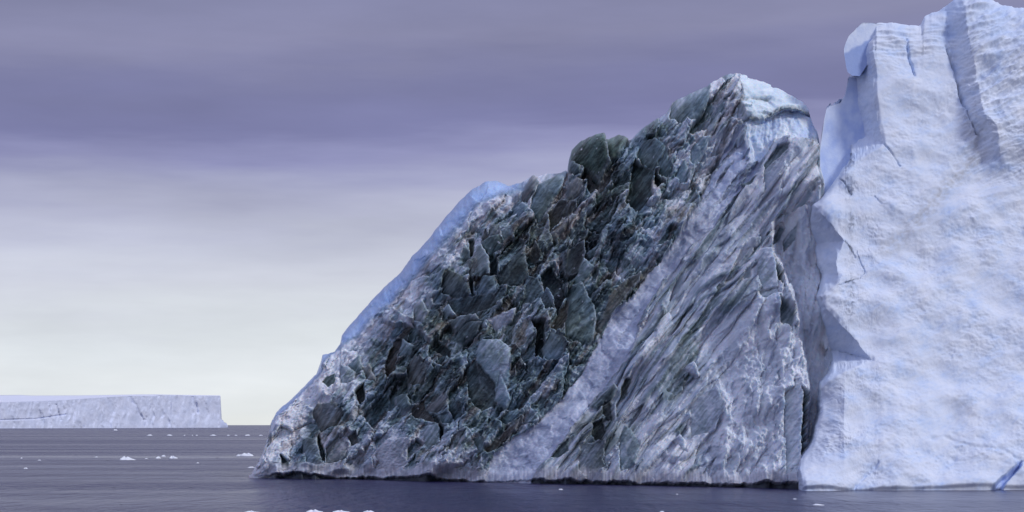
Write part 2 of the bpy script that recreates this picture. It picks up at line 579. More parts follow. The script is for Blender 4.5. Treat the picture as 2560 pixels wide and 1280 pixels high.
# --- tone of the ice, with painted translucency at thin edges and crest (0 clear black ice .. 1 frosted white)
TX = [650, 750, 850, 950, 1050, 1150, 1250, 1350, 1450, 1550, 1650, 1750]
TY = [250, 350, 450, 550, 650, 750, 850, 950, 1050, 1150, 1200]
TT = np.array([
    [.6, .6, .6, .6, .6, .6, .6, .5, .35, .35, .45, .55],
    [.6, .6, .6, .6, .6, .6, .6, .5, .25, .28, .34, .50],
    [.6, .6, .6, .6, .6, .6, .68, .42, .24, .28, .42, .48],
    [.6, .6, .6, .6, .6, .60, .42, .33, .26, .36, .48, .50],
    [.6, .6, .6, .6, .56, .40, .28, .20, .24, .40, .46, .5],
    [.6, .6, .6, .56, .40, .26, .28, .16, .32, .38, .46, .5],
    [.6, .6, .62, .34, .28, .32, .50, .26, .32, .42, .46, .5],
    [.6, .62, .52, .30, .26, .26, .40, .40, .40, .42, .46, .5],
    [.62, .52, .38, .42, .30, .30, .34, .38, .40, .42, .46, .5],
    [.62, .40, .44, .56, .52, .52, .44, .42, .42, .42, .46, .5],
    [.65, .55, .58, .6, .6, .6, .55, .5, .5, .5, .5, .5]])


def bilerp(px, py):
    fx = np.interp(px, TX, np.arange(len(TX)))
    fy = np.interp(py, TY, np.arange(len(TY)))
    ix = np.clip(fx.astype(int), 0, len(TX) - 2)
    iy = np.clip(fy.astype(int), 0, len(TY) - 2)
    u, v = fx - ix, fy - iy
    return (TT[iy, ix] * (1 - u) + TT[iy, ix + 1] * u) * (1 - v) + (TT[iy + 1, ix] * (1 - u) + TT[iy + 1, ix + 1] * u) * v


qx_ = wx + 16 * fbm(wx / 40, wy / 40, 177, 3)
qy_ = wy + 16 * fbm(wx / 40, wy / 40, 178, 3)
wisp = 0.21 * fbm(qx_ / 40, qy_ / 52, 171, 5, 0.6)
tone_d = bilerp(PX, PY) + 0.10 + 0.10 * mar + 0.34 * (rnd(id1, 7) - .5) + 0.26 * (rnd(id2, 7) - .5) + 0.16 * (rnd(id3, 7) - .5) \
    + 0.15 * stri + wisp
tone_d = tone_d + (0.07 * np.exp(-ed2 / 0.13) * (0.3 + rnd(id2, 11)) + 0.08 * np.exp(-ed1 / 0.08) * rnd(id1, 12)) - 0.05  # light passing through thin cell edges, painted as a paler tone
tone_d += 0.22 * sstep(110, 0, s_edge + 22 * fbm(PX / 40, PY / 40, 189, 3)) + 0.14 * np.exp(-(PY - TOPY) / 24.0) + 0.12 * sstep(1650, 1760, PX) + 0.10 * sstep(1060, 1150, PY)  # the crest term paints light showing through thin ice
strip_c = Cg / 8.5 + 1.2 * gnoise(A0 / 200, C0 / 60, 119) + 0.3 * gnoise(A_ / 40, C_ / 20, 120)
strip = rnd(hsh(np.floor(strip_c), np.floor(A0 / 130 + 7 * rnd(hsh(np.floor(strip_c), strip_c * 0, 31))), 32)) - 0.5
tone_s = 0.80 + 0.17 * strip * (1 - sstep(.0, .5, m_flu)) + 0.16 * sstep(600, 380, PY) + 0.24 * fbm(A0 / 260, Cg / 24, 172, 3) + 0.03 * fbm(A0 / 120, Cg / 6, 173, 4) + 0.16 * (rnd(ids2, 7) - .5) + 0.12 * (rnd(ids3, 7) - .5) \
    - 0.27 * sstep(0.45, 0.7, saw) * sstep(1.0, 0.8, saw) * (rnd(hsh(saw_id, saw_id * 0, 9)) > 0.35)
tone_s -= 0.34 * sstep(130, 20, np.hypot((PX - 1490) / 1.3, PY - 1090) * 1.3)    # dirty wedge under the band
tone_f = 0.90 + 0.14 * fbm(wx / 30, wy / 80, 174, 4) + 0.10 * (rnd(idf2, 7) - .5)
tone_w = 0.92 + 0.16 * fbm(wx / 26 + wy / 120, wy / 120, 175, 4)
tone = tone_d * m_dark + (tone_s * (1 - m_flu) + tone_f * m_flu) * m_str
tone = lerp(tone, tone_w, m_wall)
brown = sstep(0.55, 0.8, 0.5 + 0.55 * fbm(A0 / 110, C_ / 20, 176, 4) + 0.3 * (rnd(id2, 8) - .5)) * 0.75
brown += 0.5 * np.exp(-(((PX - 1390) / 80) ** 2 + ((PY - 520) / 90) ** 2)) + 0.5 * np.exp(-(((PX - 1490) / 60) ** 2 + ((PY - 1080) / 60) ** 2))

# --- traced blocks: outline, metres proud of the face, slope to the right, slope downwards (m per px), tone, brownness
BLK = [
    ([(1425, 397), (1428, 370), (1440, 352), (1480, 335), (1507, 330), (1511, 345), (1518, 385), (1526, 410), (1500, 450), (1480, 436), (1455, 416), (1430, 405)], 2.4, .020, .018, .17, .25),
    ([(1512, 340), (1545, 330), (1572, 345), (1548, 385), (1526, 404), (1516, 370)], 1.4, .015, .010, .22, .45),
    ([(1421, 412), (1430, 405), (1450, 416), (1454, 440), (1436, 442), (1422, 430)], 1.2, .03, .02, .30, 0),
    ([(1415, 465), (1440, 447), (1456, 450), (1463, 480), (1440, 497), (1413, 502)], .9, -.01, .03, .42, .9),
    ([(1462, 425), (1476, 438), (1502, 455), (1478, 482), (1470, 470)], -2.6, 0, 0, .10, .7),
    ([(1490, 490), (1515, 470), (1526, 468), (1512, 495), (1490, 506)], -1.4, .01, 0, .08, 0),
    ([(1370, 537), (1400, 500), (1440, 506), (1442, 520), (1420, 540), (1395, 562), (1375, 577)], .4, .01, .02, .13, .7),
    ([(1376, 582), (1400, 562), (1430, 537), (1441, 541), (1420, 567), (1385, 602)], 1.2, .0, .02, .46, .9),
    ([(1345, 462), (1420, 425), (1406, 470), (1376, 515), (1347, 560), (1322, 522), (1330, 490)], .9, .01, .012, .37, .1),
    ([(1308, 472), (1335, 436), (1346, 458), (1318, 505), (1304, 502)], 1.3, .012, .02, .36, .9),
    ([(1284, 520), (1305, 505), (1319, 515), (1315, 535), (1292, 545)], 1.1, .01, .02, .52, .1),
    ([(1585, 403), (1633, 429), (1627, 470), (1629, 496), (1586, 542), (1570, 522), (1562, 512), (1575, 460)], -1.7, .012, -.004, .13, 0),
    ([(1635, 436), (1662, 466), (1641, 471), (1633, 452)], -1.2, 0, 0, .10, 0),
    ([(1590, 390), (1605, 355), (1640, 345), (1660, 370), (1668, 396), (1650, 421), (1632, 430), (1605, 412)], .9, .010, .012, .29, .05),
    ([(1680, 250), (1772, 212), (1768, 262), (1755, 292), (1720, 312), (1690, 302), (1672, 290)], 1.0, .010, .02, .40, .1),
    ([(1648, 285), (1676, 268), (1674, 300), (1660, 313), (1646, 306)], 1.3, .01, .02, .56, 0),
    ([(1768, 316), (1800, 280), (1806, 286), (1776, 332)], .8, 0, .02, .58, .1),
    ([(1645, 411), (1665, 385), (1681, 430), (1666, 452), (1648, 441)], .7, .01, .02, .38, 0),
    ([(1725, 376), (1755, 346), (1781, 346), (1751, 396), (1736, 421), (1725, 406)], 1.1, .01, .02, .55, .1),
    ([(1685, 441), (1710, 401), (1721, 431), (1716, 461), (1695, 462)], .8, .01, .02, .45, 0),
    ([(1203, 608), (1222, 615), (1240, 650), (1244, 692), (1225, 694), (1222, 660)], -2.6, .01, 0, .10, .1),
    ([(1205, 600), (1248, 590), (1256, 626), (1225, 640), (1206, 616)], .8, .012, .018, .25, .0),
    ([(1222, 562), (1250, 558), (1249, 590), (1222, 595)], .7, 0, .02, .42, .6),
    ([(1249, 575), (1276, 565), (1279, 590), (1258, 607)], 1.2, .01, .01, .50, .1),
    ([(1183, 662), (1190, 616), (1205, 615), (1222, 645), (1224, 682), (1200, 692), (1182, 691)], 1.4, .022, .012, .45, .2),
    ([(1168, 656), (1190, 641), (1196, 666), (1176, 692)], .9, .01, .02, .46, .6),
    ([(1170, 600), (1184, 595), (1183, 636), (1176, 642)], -1.6, 0, 0, .14, .5),
    ([(1203, 590), (1215, 570), (1223, 596), (1207, 604)], -.6, .01, 0, .18, .7),
    ([(1240, 692), (1275, 656), (1312, 625), (1320, 690), (1300, 716), (1246, 722)], 1.3, .008, .014, .20, .2),
    ([(1190, 736), (1206, 692), (1236, 692), (1241, 730), (1216, 762), (1190, 762)], 1.0, .012, .016, .36, .1),
    ([(1105, 692), (1120, 675), (1150, 690), (1172, 716), (1176, 742), (1140, 747), (1105, 736)], 1.1, .008, .016, .24, .3),
    ([(1170, 680), (1178, 690), (1189, 740), (1186, 762), (1175, 720)], -1.9, 0, 0, .12, .2),
    ([(1350, 690), (1376, 665), (1406, 700), (1413, 746), (1391, 792), (1385, 766), (1360, 721)], -3.0, .01, 0, .07, .2),
    ([(1318, 641), (1340, 600), (1353, 626), (1341, 661), (1325, 652)], -.3, .01, .02, .13, .7),
    ([(1408, 631), (1460, 601), (1468, 631), (1451, 681), (1421, 691), (1408, 666)], .5, .012, .01, .14, .35),
    ([(1412, 762), (1430, 716), (1456, 711), (1486, 776), (1491, 801), (1483, 851), (1470, 868), (1416, 853), (1411, 831)], 1.8, .010, .006, .27, .0),
    ([(1375, 826), (1395, 781), (1421, 756), (1416, 801), (1400, 836)], .3, .02, .0, .20, .9),
    ([(1328, 805), (1361, 812), (1359, 842), (1363, 871), (1356, 906), (1338, 891), (1340, 846)], -2.4, 0, 0, .09, .1),
    ([(1355, 871), (1375, 831), (1401, 846), (1411, 871), (1401, 901), (1361, 906)], 1.1, .014, .012, .42, .1),
    ([(1313, 690), (1345, 700), (1366, 741), (1386, 781), (1361, 786), (1346, 751), (1311, 760)], .6, .016, .012, .25, .2),
    ([(1431, 711), (1461, 646), (1486, 671), (1476, 691), (1456, 712)], .9, .016, .016, .40, .0),
    ([(1495, 822), (1521, 746), (1561, 701), (1602, 681), (1602, 700), (1531, 781), (1505, 842)], .5, .0, .012, .30, .7),
    ([(1035, 761), (1055, 751), (1071, 781), (1061, 801), (1035, 801)], 1.2, .01, .02, .55, .3),
    ([(1070, 736), (1084, 735), (1086, 761), (1072, 776)], 1.2, .01, .02, .55, .3),
    ([(985, 846), (1004, 845), (996, 881), (986, 921), (968, 951), (963, 911)], -2.3, .01, 0, .10, 1.0),
    ([(995, 896), (1005, 846), (1036, 871), (1026, 891), (1010, 892)], 1.3, .016, .02, .44, .0),
    ([(1080, 871), (1110, 856), (1128, 871), (1126, 891), (1095, 881)], -1.7, 0, 0, .08, .2),
    ([(1140, 851), (1146, 821), (1176, 801), (1206, 806), (1196, 841), (1170, 856)], 1.5, .012, .014, .28, .1),
    ([(1116, 801), (1150, 786), (1191, 785), (1206, 801), (1176, 800), (1140, 831)], 1.1, .006, .028, .42, .4),
    ([(1100, 776), (1120, 761), (1143, 786), (1115, 792)], 1.4, .016, .02, .56, .0),
    ([(1120, 751), (1176, 741), (1231, 736), (1241, 771), (1171, 786), (1140, 776)], .1, .004, .014, .17, .1),
    ([(995, 780), (1030, 806), (1036, 816), (1010, 811), (998, 801)], .6, 0, .05, .82, .1),
    ([(1215, 801), (1261, 781), (1291, 771), (1281, 801), (1241, 826)], .9, 0, .05, .78, .2),
    ([(1190, 881), (1206, 851), (1251, 851), (1276, 881), (1271, 961), (1241, 1001), (1201, 971)], 1.5, .012, .008, .52, .0),
    ([(1165, 921), (1190, 901), (1236, 961), (1241, 1011), (1200, 1031), (1170, 1001)], -.3, .008, .004, .18, .2),
    ([(1015, 921), (1036, 894), (1071, 921), (1061, 961), (1020, 962)], 1.1, .012, .018, .30, .6),
    ([(866, 917), (900, 885), (909, 926), (895, 937)], 1.1, .014, .016, .44, .0),
    ([(886, 986), (910, 956), (914, 1001), (900, 1016)], -1.7, 0, 0, .10, .6),
    ([(805, 956), (815, 941), (839, 935), (839, 956), (822, 973)], .2, .014, .012, .24, .1),
    ([(905, 921), (925, 906), (943, 956), (920, 951)], .8, .016, .014, .40, .8),
    ([(850, 911), (860, 916), (888, 931), (886, 951), (850, 961)], 1.0, .012, .016, .58, .1),
    ([(780, 1031), (795, 1011), (841, 1011), (856, 1041), (846, 1071), (800, 1081)], 1.3, .016, .014, .36, .7),
    ([(755, 1101), (770, 1091), (790, 1096), (806, 1121), (801, 1166), (765, 1161)], 1.4, .020, .010, .40, .3),
    ([(797, 1085), (812, 1131), (813, 1161), (803, 1151), (792, 1096)], -1.8, 0, 0, .08, .2),
    ([(815, 1126), (850, 1096), (871, 1116), (866, 1146), (830, 1161), (815, 1161)], .9, .008, .014, .52, .6),
    ([(868, 1096), (890, 1086), (896, 1111), (880, 1119)], 1.0, .014, .012, .28, .8),
    ([(940, 1121), (970, 1096), (1021, 1101), (1021, 1161), (965, 1186), (945, 1151)], 1.0, .010, .016, .74, .4),
    ([(984, 989), (1022, 985), (1026, 1011), (1008, 1026), (990, 1011)], 1.6, .014, .004, .34, .0),
    ([(700, 1136), (720, 1151), (726, 1176), (705, 1171)], -1.4, 0, 0, .12, .3),
    ([(1027, 1016), (1060, 1001), (1069, 1026), (1096, 1061), (1055, 1051), (1030, 1041)], -1.3, .008, 0, .12, .9),
    ([(1065, 1021), (1105, 986), (1121, 1001), (1119, 1026), (1090, 1036)], 1.3, .012, .016, .40, .8),
    ([(1086, 1041), (1120, 1036), (1129, 1056), (1110, 1066)], .8, .012, .014, .40, .0),
    ([(1080, 1036), (1092, 1041), (1109, 1081), (1100, 1111), (1096, 1076)], -1.6, 0, 0, .08, .1),
    ([(1060, 1066), (1095, 1061), (1101, 1106), (1070, 1126), (1058, 1101)], 1.2, .012, .010, .50, .1),
    ([(1122, 1001), (1150, 1011), (1156, 1041), (1135, 1056), (1122, 1031)], .2, .012, .006, .15, .1),
    ([(1236, 1001), (1250, 931), (1276, 1001), (1266, 1021)], 1.5, .020, .006, .56, .0),
    ([(1245, 1056), (1270, 1031), (1296, 1021), (1296, 1046), (1265, 1063)], 1.0, .008, .014, .36, .0),
    ([(1210, 1126), (1240, 1095), (1288, 1060), (1298, 1050), (1292, 1076), (1220, 1136)], .5, .006, .016, .30, 1.0),
    ([(1180, 1106), (1200, 1091), (1213, 1131), (1200, 1137)], 1.0, .012, .012, .42, .0),
    ([(1478, 1012), (1500, 984), (1535, 954), (1546, 970), (1531, 996), (1495, 1021)], .8, .004, .020, .32, .1),
    ([(1480, 1056), (1505, 1046), (1516, 1081), (1500, 1111), (1478, 1091)], -2.0, .008, 0, .12, .9),
    ([(1510, 1001), (1528, 1000), (1534, 1052), (1520, 1050), (1508, 1030)], -1.5, 0, 0, .12, .7),
    ([(1530, 1006), (1542, 1004), (1543, 1056), (1533, 1061)], .9, .02, .0, .44, .9),
    ([(1553, 962), (1565, 946), (1581, 940), (1566, 986), (1553, 1000)], -1.4, 0, 0, .12, .7),
    ([(1547, 1092), (1560, 1061), (1581, 1076), (1601, 1111), (1591, 1161), (1548, 1182)], .8, .010, .006, .40, .0),
    ([(1370, 1146), (1420, 1101), (1421, 1131), (1400, 1146)], .5, .006, .012, .27, .1),
    ([(1450, 1111), (1500, 1111), (1521, 1171), (1460, 1190), (1444, 1180)], .4, .006, .010, .44, .9),
    ([(1505, 1151), (1540, 1111), (1546, 1121), (1515, 1166)], .9, 0, .02, .74, .0),
    ([(1665, 976), (1690, 951), (1711, 936), (1711, 971), (1690, 986)], -1.1, .01, 0, .32, .0),
    ([(1725, 1011), (1791, 961), (1811, 1011), (1791, 1071), (1731, 1091)], -.1, .010, .006, .52, .0),
    ([(1686, 1096), (1700, 1083), (1713, 1101), (1718, 1136), (1705, 1126)], 1.2, .012, .03, .86, .0),
    ([(1709, 921), (1730, 905), (1746, 916), (1749, 941), (1725, 936)], 1.2, .010, .03, .84, .0),
    ([(1906, 416), (1940, 371), (1968, 368), (1966, 379), (1936, 406), (1912, 431)], .1, .006, .006, .34, .2),
    ([(1910, 432), (1936, 408), (1966, 381), (1950, 425), (1925, 465), (1908, 480)], .3, .004, .02, .52, .0),
    ([(1850, 456), (1890, 441), (1872, 461), (1855, 460)], -.5, 0, 0, .34, .4),
    ([(1880, 591), (1905, 590), (1900, 611), (1880, 626), (1870, 616)], .8, .01, .02, .50, .9),
    ([(1845, 656), (1880, 611), (1886, 626), (1850, 667)], -.5, 0, .01, .42, .8),
    ([(1790, 721), (1816, 690), (1813, 711), (1795, 727)], -.7, 0, .01, .32, .8),
    ([(1855, 691), (1886, 650), (1871, 696), (1858, 702)], .2, .014, .01, .46, .0),
    ([(1780, 746), (1811, 735), (1801, 761), (1780, 777)], .0, .012, .0, .40, .0),
    ([(1928, 618), (1932, 598), (1945, 571), (1959, 575), (1946, 601)], -.3, .014, .0, .42, .0),
    ([(1955, 641), (1957, 600), (1991, 565), (1986, 601)], .5, .016, .006, .50, .0),
    ([(1890, 651), (1900, 626), (1925, 625), (1936, 661), (1943, 721), (1941, 736), (1905, 737), (1892, 701)], 2.2, .014, .006, .55, .1),
    ([(1895, 733), (1941, 727), (1946, 746), (1920, 746), (1900, 756)], 1.2, .01, .01, .48, .9),
    ([(1927, 636), (1940, 666), (1955, 691), (1958, 726), (1945, 711), (1935, 671)], -3.0, 0, 0, .14, .1),
    ([(1940, 752), (1965, 761), (1981, 796), (1976, 831), (1945, 801)], -1.6, .01, 0, .36, .1),
    ([(1956, 986), (1998, 962), (2002, 1061), (1999, 1181), (1960, 1192)], .4, .042, .0, .66, .0),
    ([(2000, 975), (2016, 985), (2015, 1061), (2006, 1195), (1999, 1226), (1996, 1171), (2003, 1061)], -4.0, 0, 0, .16, .0),
]
cell = np.zeros(PX.shape, np.int64)            # 0 = broken face, otherwise the number of a block
rim = np.zeros(PX.shape)
for i, (pts, proud, gx, gy, tn, br) in enumerate(BLK):
    p = np.asarray(pts, float)
    # outlines as they break in ice: shared warp keeps neighbours fitting
    x0, y0, x1, y1 = p[:, 0].min() - 14, p[:, 1].min() - 14, p[:, 0].max() + 14, p[:, 1].max() + 14
    c0, c1 = np.searchsorted(xs, [x0, x1])
    c0, c1 = max(c0, 0), min(c1 + 1, len(xs))
    sub = (slice(None), slice(c0, c1))
    qx, qy = sx_[sub], sy_[sub]
    s = poly_sdf(qx, qy, p)
    s = np.where((PY[sub] < y0) | (PY[sub] > y1), 1e3, s)
    mm = 1 - sstep(-1.6, 1.2, s)
    cx, cy = p.mean(0)
    face = proud * (0.8 if proud > 0 else 0.6) + 1.3 * (gx * (qx - cx) - gy * (qy - cy)) * 1.0
    base = blur(hgt_[sub], 12)
    det = 0.16 * hd3[sub] + 0.4 * hd4[sub] + 0.12 * hd2[sub] + 0.05 * stri[sub] + 0.05 * fbm(qx / 9, qy / 9, 300 + i, 3)
    if tn > .6:
        det = det * 1.2 + 0.2 * fbm(qx / 6, qy / 6, 301 + i, 3)
    if proud > 0.6:                              # chipped edges
        face = face - 0.40 * sstep(-5, 0, s) - 0.22 * sstep(-14, -2, s)
    hgt_[sub] = lerp(hgt_[sub], 0.35 * base + face + det, mm)
    ang = math.radians(35 + 30 * ((i * 37) % 17) / 17)
    streak = fbm((qx * math.cos(ang) - qy * math.sin(ang)) / 60, (qx * math.sin(ang) + qy * math.cos(ang)) / 5, 500 + i, 3)
    tl = tn + 0.03 + 0.55 * wisp[sub] + (0.13 if cx > np.interp(cy, ry_, rx_) and .25 < tn < .8 and not (cx < 1560 and cy > 940) else 0) + 0.16 * np.exp(-(PY[sub] - TOPY[sub]) / 26.0) + 0.06 * streak + 0.13 * stri[sub] + 0.05 * (rnd(id3[sub], 7) - .5) + 0.06 * fbm(qx / 18, qy / 18, 700 + i, 3)  # blocks at the crest get the same painted translucency
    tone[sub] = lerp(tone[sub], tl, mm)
    brown[sub] = lerp(brown[sub], br * (0.75 + 0.4 * streak), mm)
    cell[sub] = np.where(mm > 0.5, i + 1, cell[sub])
    if proud > 0:
        rim[sub] = np.maximum(rim[sub] * (1 - mm), np.exp(-(s / 1.2) ** 2) * (0.35 + 0.6 * gnoise(qx / 14, qy / 14, 900 + i)))
# paler layers inside the big fractured plate
for a, b_, wdt, tn in (((1410, 850), (1490, 788), 4.5, .56), ((1412, 822), (1488, 772), 4.0, .44), ((1430, 815), (1470, 780), 3.0, .40)):
    d = line_dist(sx_, sy_, [a, b_])
    mm = np.exp(-(d / wdt) ** 2) * (cell == 36)
    tone = lerp(tone, tn, mm * 0.85)
# free-standing flat chunks that the outlines above do not name: the larger fracture cells of the dark face
free = (cell == 0) & (m_dark > 0.6) & (m_band < .3) & (mar < 0.55) & (BOTY - PY > 34)
ids, cnt = np.unique(id1[free], return_counts=True)
num = len(BLK) + 1
for i_, c_ in zip(ids, cnt):
    if c_ > 150:
        cell[free & (id1 == i_)] = num
        num += 1

# --- pale and thin features on the rest
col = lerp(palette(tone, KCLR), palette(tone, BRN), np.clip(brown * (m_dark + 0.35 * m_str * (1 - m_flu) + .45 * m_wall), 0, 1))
hue = (0.5 + 0.7 * fbm(PX / 110, PY / 110, 190, 3))[..., None]
hue = np.clip(hue, 0, 1)
col = lerp(col, col * (hue * np.array([1.02, 1.05, 0.92]) + (1 - hue) * np.array([0.84, 1.0, 1.12])), np.clip(m_dark + 0.25 * m_str, 0, 1) * sstep(.75, .45, tone))
col = np.where(((cell == 1) | (cell == 2))[..., None], col * np.array([0.98, 1.10, 0.86]), col)
band_c = palette(0.5 + 0.5 * fbm(A_ / 36, C_ / 20, 181, 5) + 0.42 * fbm(A0 / 150, Cg / 8, 188, 3), [(0, (0.36, 0.42, 0.56)), (0.5, (0.50, 0.555, 0.70)), (1, (0.66, 0.71, 0.83))])
cap_c = palette(0.5 + 0.6 * fbm(PX / 40, wy / 9, 182, 4), [(0, (0.60, 0.73, 0.84)), (1, (0.82, 0.89, 0.93))])
und_c = palette(0.5 + 0.6 * fbm(wx / 30, wy / 40, 183, 4), [(0, (0.50, 0.64, 0.88)), (1, (0.80, 0.86, 0.93))])
edge_c = palette(0.5 + 0.5 * fbm(wx / 40, wy / 40, 184, 4), [(0, (0.33, 0.52, 0.88)), (1, (0.50, 0.66, 0.93))])
inblk = cell > 0
zone_b = m_band * (1 - m_str * 0.0) * ~inblk
zone_b = np.where(m_str > 0.5, zone_b * 0.0 + m_band * (m_str < 0.5), zone_b)
col = lerp(col, band_c, np.clip(m_band, 0, 1) * ~inblk)
top_blue = sstep(150, 60, np.abs(PX - 1860) + np.abs(PY - 420)) * m_band * ~inblk
col = lerp(col, np.array([0.40, 0.52, 0.80]), 0.5 * top_blue * (0.5 + 0.5 * gnoise(PX / 22, PY / 30, 185)))
col = lerp(col, edge_c, m_edge * (1 - m_band))
col = lerp(col, und_c, m_und * ~inblk)
col = lerp(col, cap_c, m_cap)
lowpale = sstep(1260, 1330, PX) * 0
# green-brown seams under the cap
for pts, wdt, amt in (([(1862, 302), (1905, 298), (1935, 284), (1965, 271), (1990, 273), (2022, 284)], 2.8, .6),
                      ([(1845, 262), (1870, 248), (1905, 246), (1925, 250)], 2.6, .4)):
    d = line_dist(sx_, sy_, pts)
    mm = np.exp(-(d / wdt) ** 2) * amt * (0.65 + 0.5 * gnoise(PX / 16, PY / 16, 186))
    mm = np.clip(mm, 0, 1)
    col = lerp(col, np.array([0.11, 0.13, 0.10]), mm)
    hgt_ = hgt_ - 0.4 * np.exp(-(d / (wdt * 1.2)) ** 2)
# wandering dirty layers between the band and the summit
for pts, wdt in (([(1845, 265), (1825, 300), (1815, 345), (1790, 400), (1770, 450), (1745, 500)], 6), ([(1835, 240), (1800, 300), (1785, 330)], 4)):
    d = line_dist(sx_, sy_, pts)
    mm = np.clip(np.exp(-(d / wdt) ** 2) * (0.7 + 0.6 * gnoise(A0 / 40, C_ / 8, 187)), 0, 1) * (1 - m_cap)
    col = lerp(col, np.array([0.05, 0.055, 0.055]), mm * 0.9)
    hgt_ = hgt_ - 0.6 * mm

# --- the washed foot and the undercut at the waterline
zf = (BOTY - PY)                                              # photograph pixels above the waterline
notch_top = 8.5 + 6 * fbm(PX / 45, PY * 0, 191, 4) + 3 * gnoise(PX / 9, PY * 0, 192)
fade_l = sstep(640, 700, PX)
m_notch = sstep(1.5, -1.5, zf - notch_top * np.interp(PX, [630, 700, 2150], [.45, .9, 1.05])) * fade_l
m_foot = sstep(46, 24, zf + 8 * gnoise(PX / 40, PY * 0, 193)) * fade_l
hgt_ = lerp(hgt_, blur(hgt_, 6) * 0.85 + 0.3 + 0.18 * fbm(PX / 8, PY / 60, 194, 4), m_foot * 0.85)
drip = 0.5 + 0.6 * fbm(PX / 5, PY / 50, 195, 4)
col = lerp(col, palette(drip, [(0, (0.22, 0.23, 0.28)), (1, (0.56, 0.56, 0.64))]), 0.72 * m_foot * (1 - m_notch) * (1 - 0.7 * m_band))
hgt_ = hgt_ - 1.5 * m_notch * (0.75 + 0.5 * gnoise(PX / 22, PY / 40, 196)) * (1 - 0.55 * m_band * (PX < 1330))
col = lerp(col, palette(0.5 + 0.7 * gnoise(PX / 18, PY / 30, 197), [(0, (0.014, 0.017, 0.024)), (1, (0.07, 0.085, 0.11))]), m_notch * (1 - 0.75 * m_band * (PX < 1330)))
# frost on broken rims and rubble caught on ledges
curv = np.clip((hgt_ - blur(hgt_, 2)) / 0.34, -1, 1)
curv2 = np.clip((hgt_ - blur(hgt_, 7)) / 0.9, -1, 1)
soft = (m_dark + m_str) * (1 - m_notch) * (1 - m_cap)
frost = np.clip(sstep(0.25, 0.95, curv) * (0.26 + 0.12 * m_str) + 0.20 * sstep(0.4, 1, curv2), 0, 1) * soft
col = lerp(col, np.array([0.55, 0.60, 0.69]), frost * (0.55 + 0.45 * gnoise(PX / 25, PY / 25, 198)))
col = lerp(col, np.array([0.50, 0.56, 0.63]), np.clip(rim, 0, 1) * 0.35 * soft)
specks = (rnd(hsh(np.floor(wx / 3.1), np.floor(wy / 3.1), 77)) > 0.996) * soft
col = lerp(col, np.array([0.62, 0.66, 0.74]), specks * 0.7)
rgh = np.clip(0.12 + 0.75 * tone, 0.16, 0.8)
rgh = lerp(rgh, 0.7, np.clip(m_band + m_cap + m_und, 0, 1))
rgh = lerp(rgh, 0.25, m_notch)

# --- rounding of the crest and depth
y0 = water_depth(xs, bot)[None, :]
ed = (PY - TOPY)
crest = 4.5 * np.exp(-ed / 16.0) + 2.5 * np.exp(-ed / 4.0)
crest = crest * np.clip((BOTY - TOPY) / 120, 0.15, 1)
pxd = np.clip(-s_edge, 0, 90) * 0.10 * (PX < 1310)            # the blue slab turns away to the far side
capd = np.clip(PX - 1850, 0, 400) * 0.035 * np.clip(m_cap + m_und, 0, 1)
hclip = np.clip((BOTY - TOPY) / 60, 0.1, 1)
DIRN = np.array([0.06, -0.95, 0.26])
gl_y, gl_x = [400, 520, 560, 640, 700, 755, 815, 870, 940, 1000, 1230], [1990, 1960, 1926, 1930, 1955, 1968, 1990, 2000, 2012, 2014, 2004]
right_of = np.clip(PX - np.interp(PY, gl_y, gl_x), 0, 120)
setback = np.interp(right_of, [0, 8, 70, 120], [0, 11, 9.0, 10]) * sstep(430, 700, PY) + np.clip(PX - 2040, 0, 200) * 0.12 * sstep(900, 400, PY)
P = place(PX, PY, y0, 0.5, crest + pxd + setback + capd)
rise = 1 - 0.9 * np.exp(-ed / 30.0)                            # relief near the crest does not lift the traced outline
P = P + (hgt_ * hclip)[..., None] * np.stack([0 * rise + DIRN[0], 0 * rise + DIRN[1], DIRN[2] * rise], -1)
P[0, :, 2] = -0.6
rows_b, under = close_body(P, 55.0, 210)
ALL = np.concatenate([under[None], P, rows_b], 0)
nr, nc = ALL.shape[:2]
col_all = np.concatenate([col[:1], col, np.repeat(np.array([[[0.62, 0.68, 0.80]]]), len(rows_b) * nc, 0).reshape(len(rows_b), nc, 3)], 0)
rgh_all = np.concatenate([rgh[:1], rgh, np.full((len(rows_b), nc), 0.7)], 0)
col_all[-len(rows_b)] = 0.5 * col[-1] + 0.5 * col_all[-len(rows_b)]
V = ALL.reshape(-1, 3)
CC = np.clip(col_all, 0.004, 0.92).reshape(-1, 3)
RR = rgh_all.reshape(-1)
F = grid_faces(nr, nc)
# which part each face belongs to
PART = np.zeros((nr - 1, nc - 1), np.int64)
reg = np.zeros(PX.shape, np.int64)                # 0 dark face
reg[m_str > .5] = 1
reg[(m_band > .5) & (m_str <= .5)] = 2
reg[(m_edge > .5) & (m_band <= .5)] = 3
reg[m_und > .5] = 4
reg[m_cap > .5] = 5
reg[m_wall > .5] = 6
reg[m_notch > .5] = 7
full = np.where((cell > 0) & (reg != 7) & (reg != 5), cell + 100, reg)
PART[1:1 + NR - 1] = full[:-1, :-1]
PART[NR:] = 8
PART[0] = 8


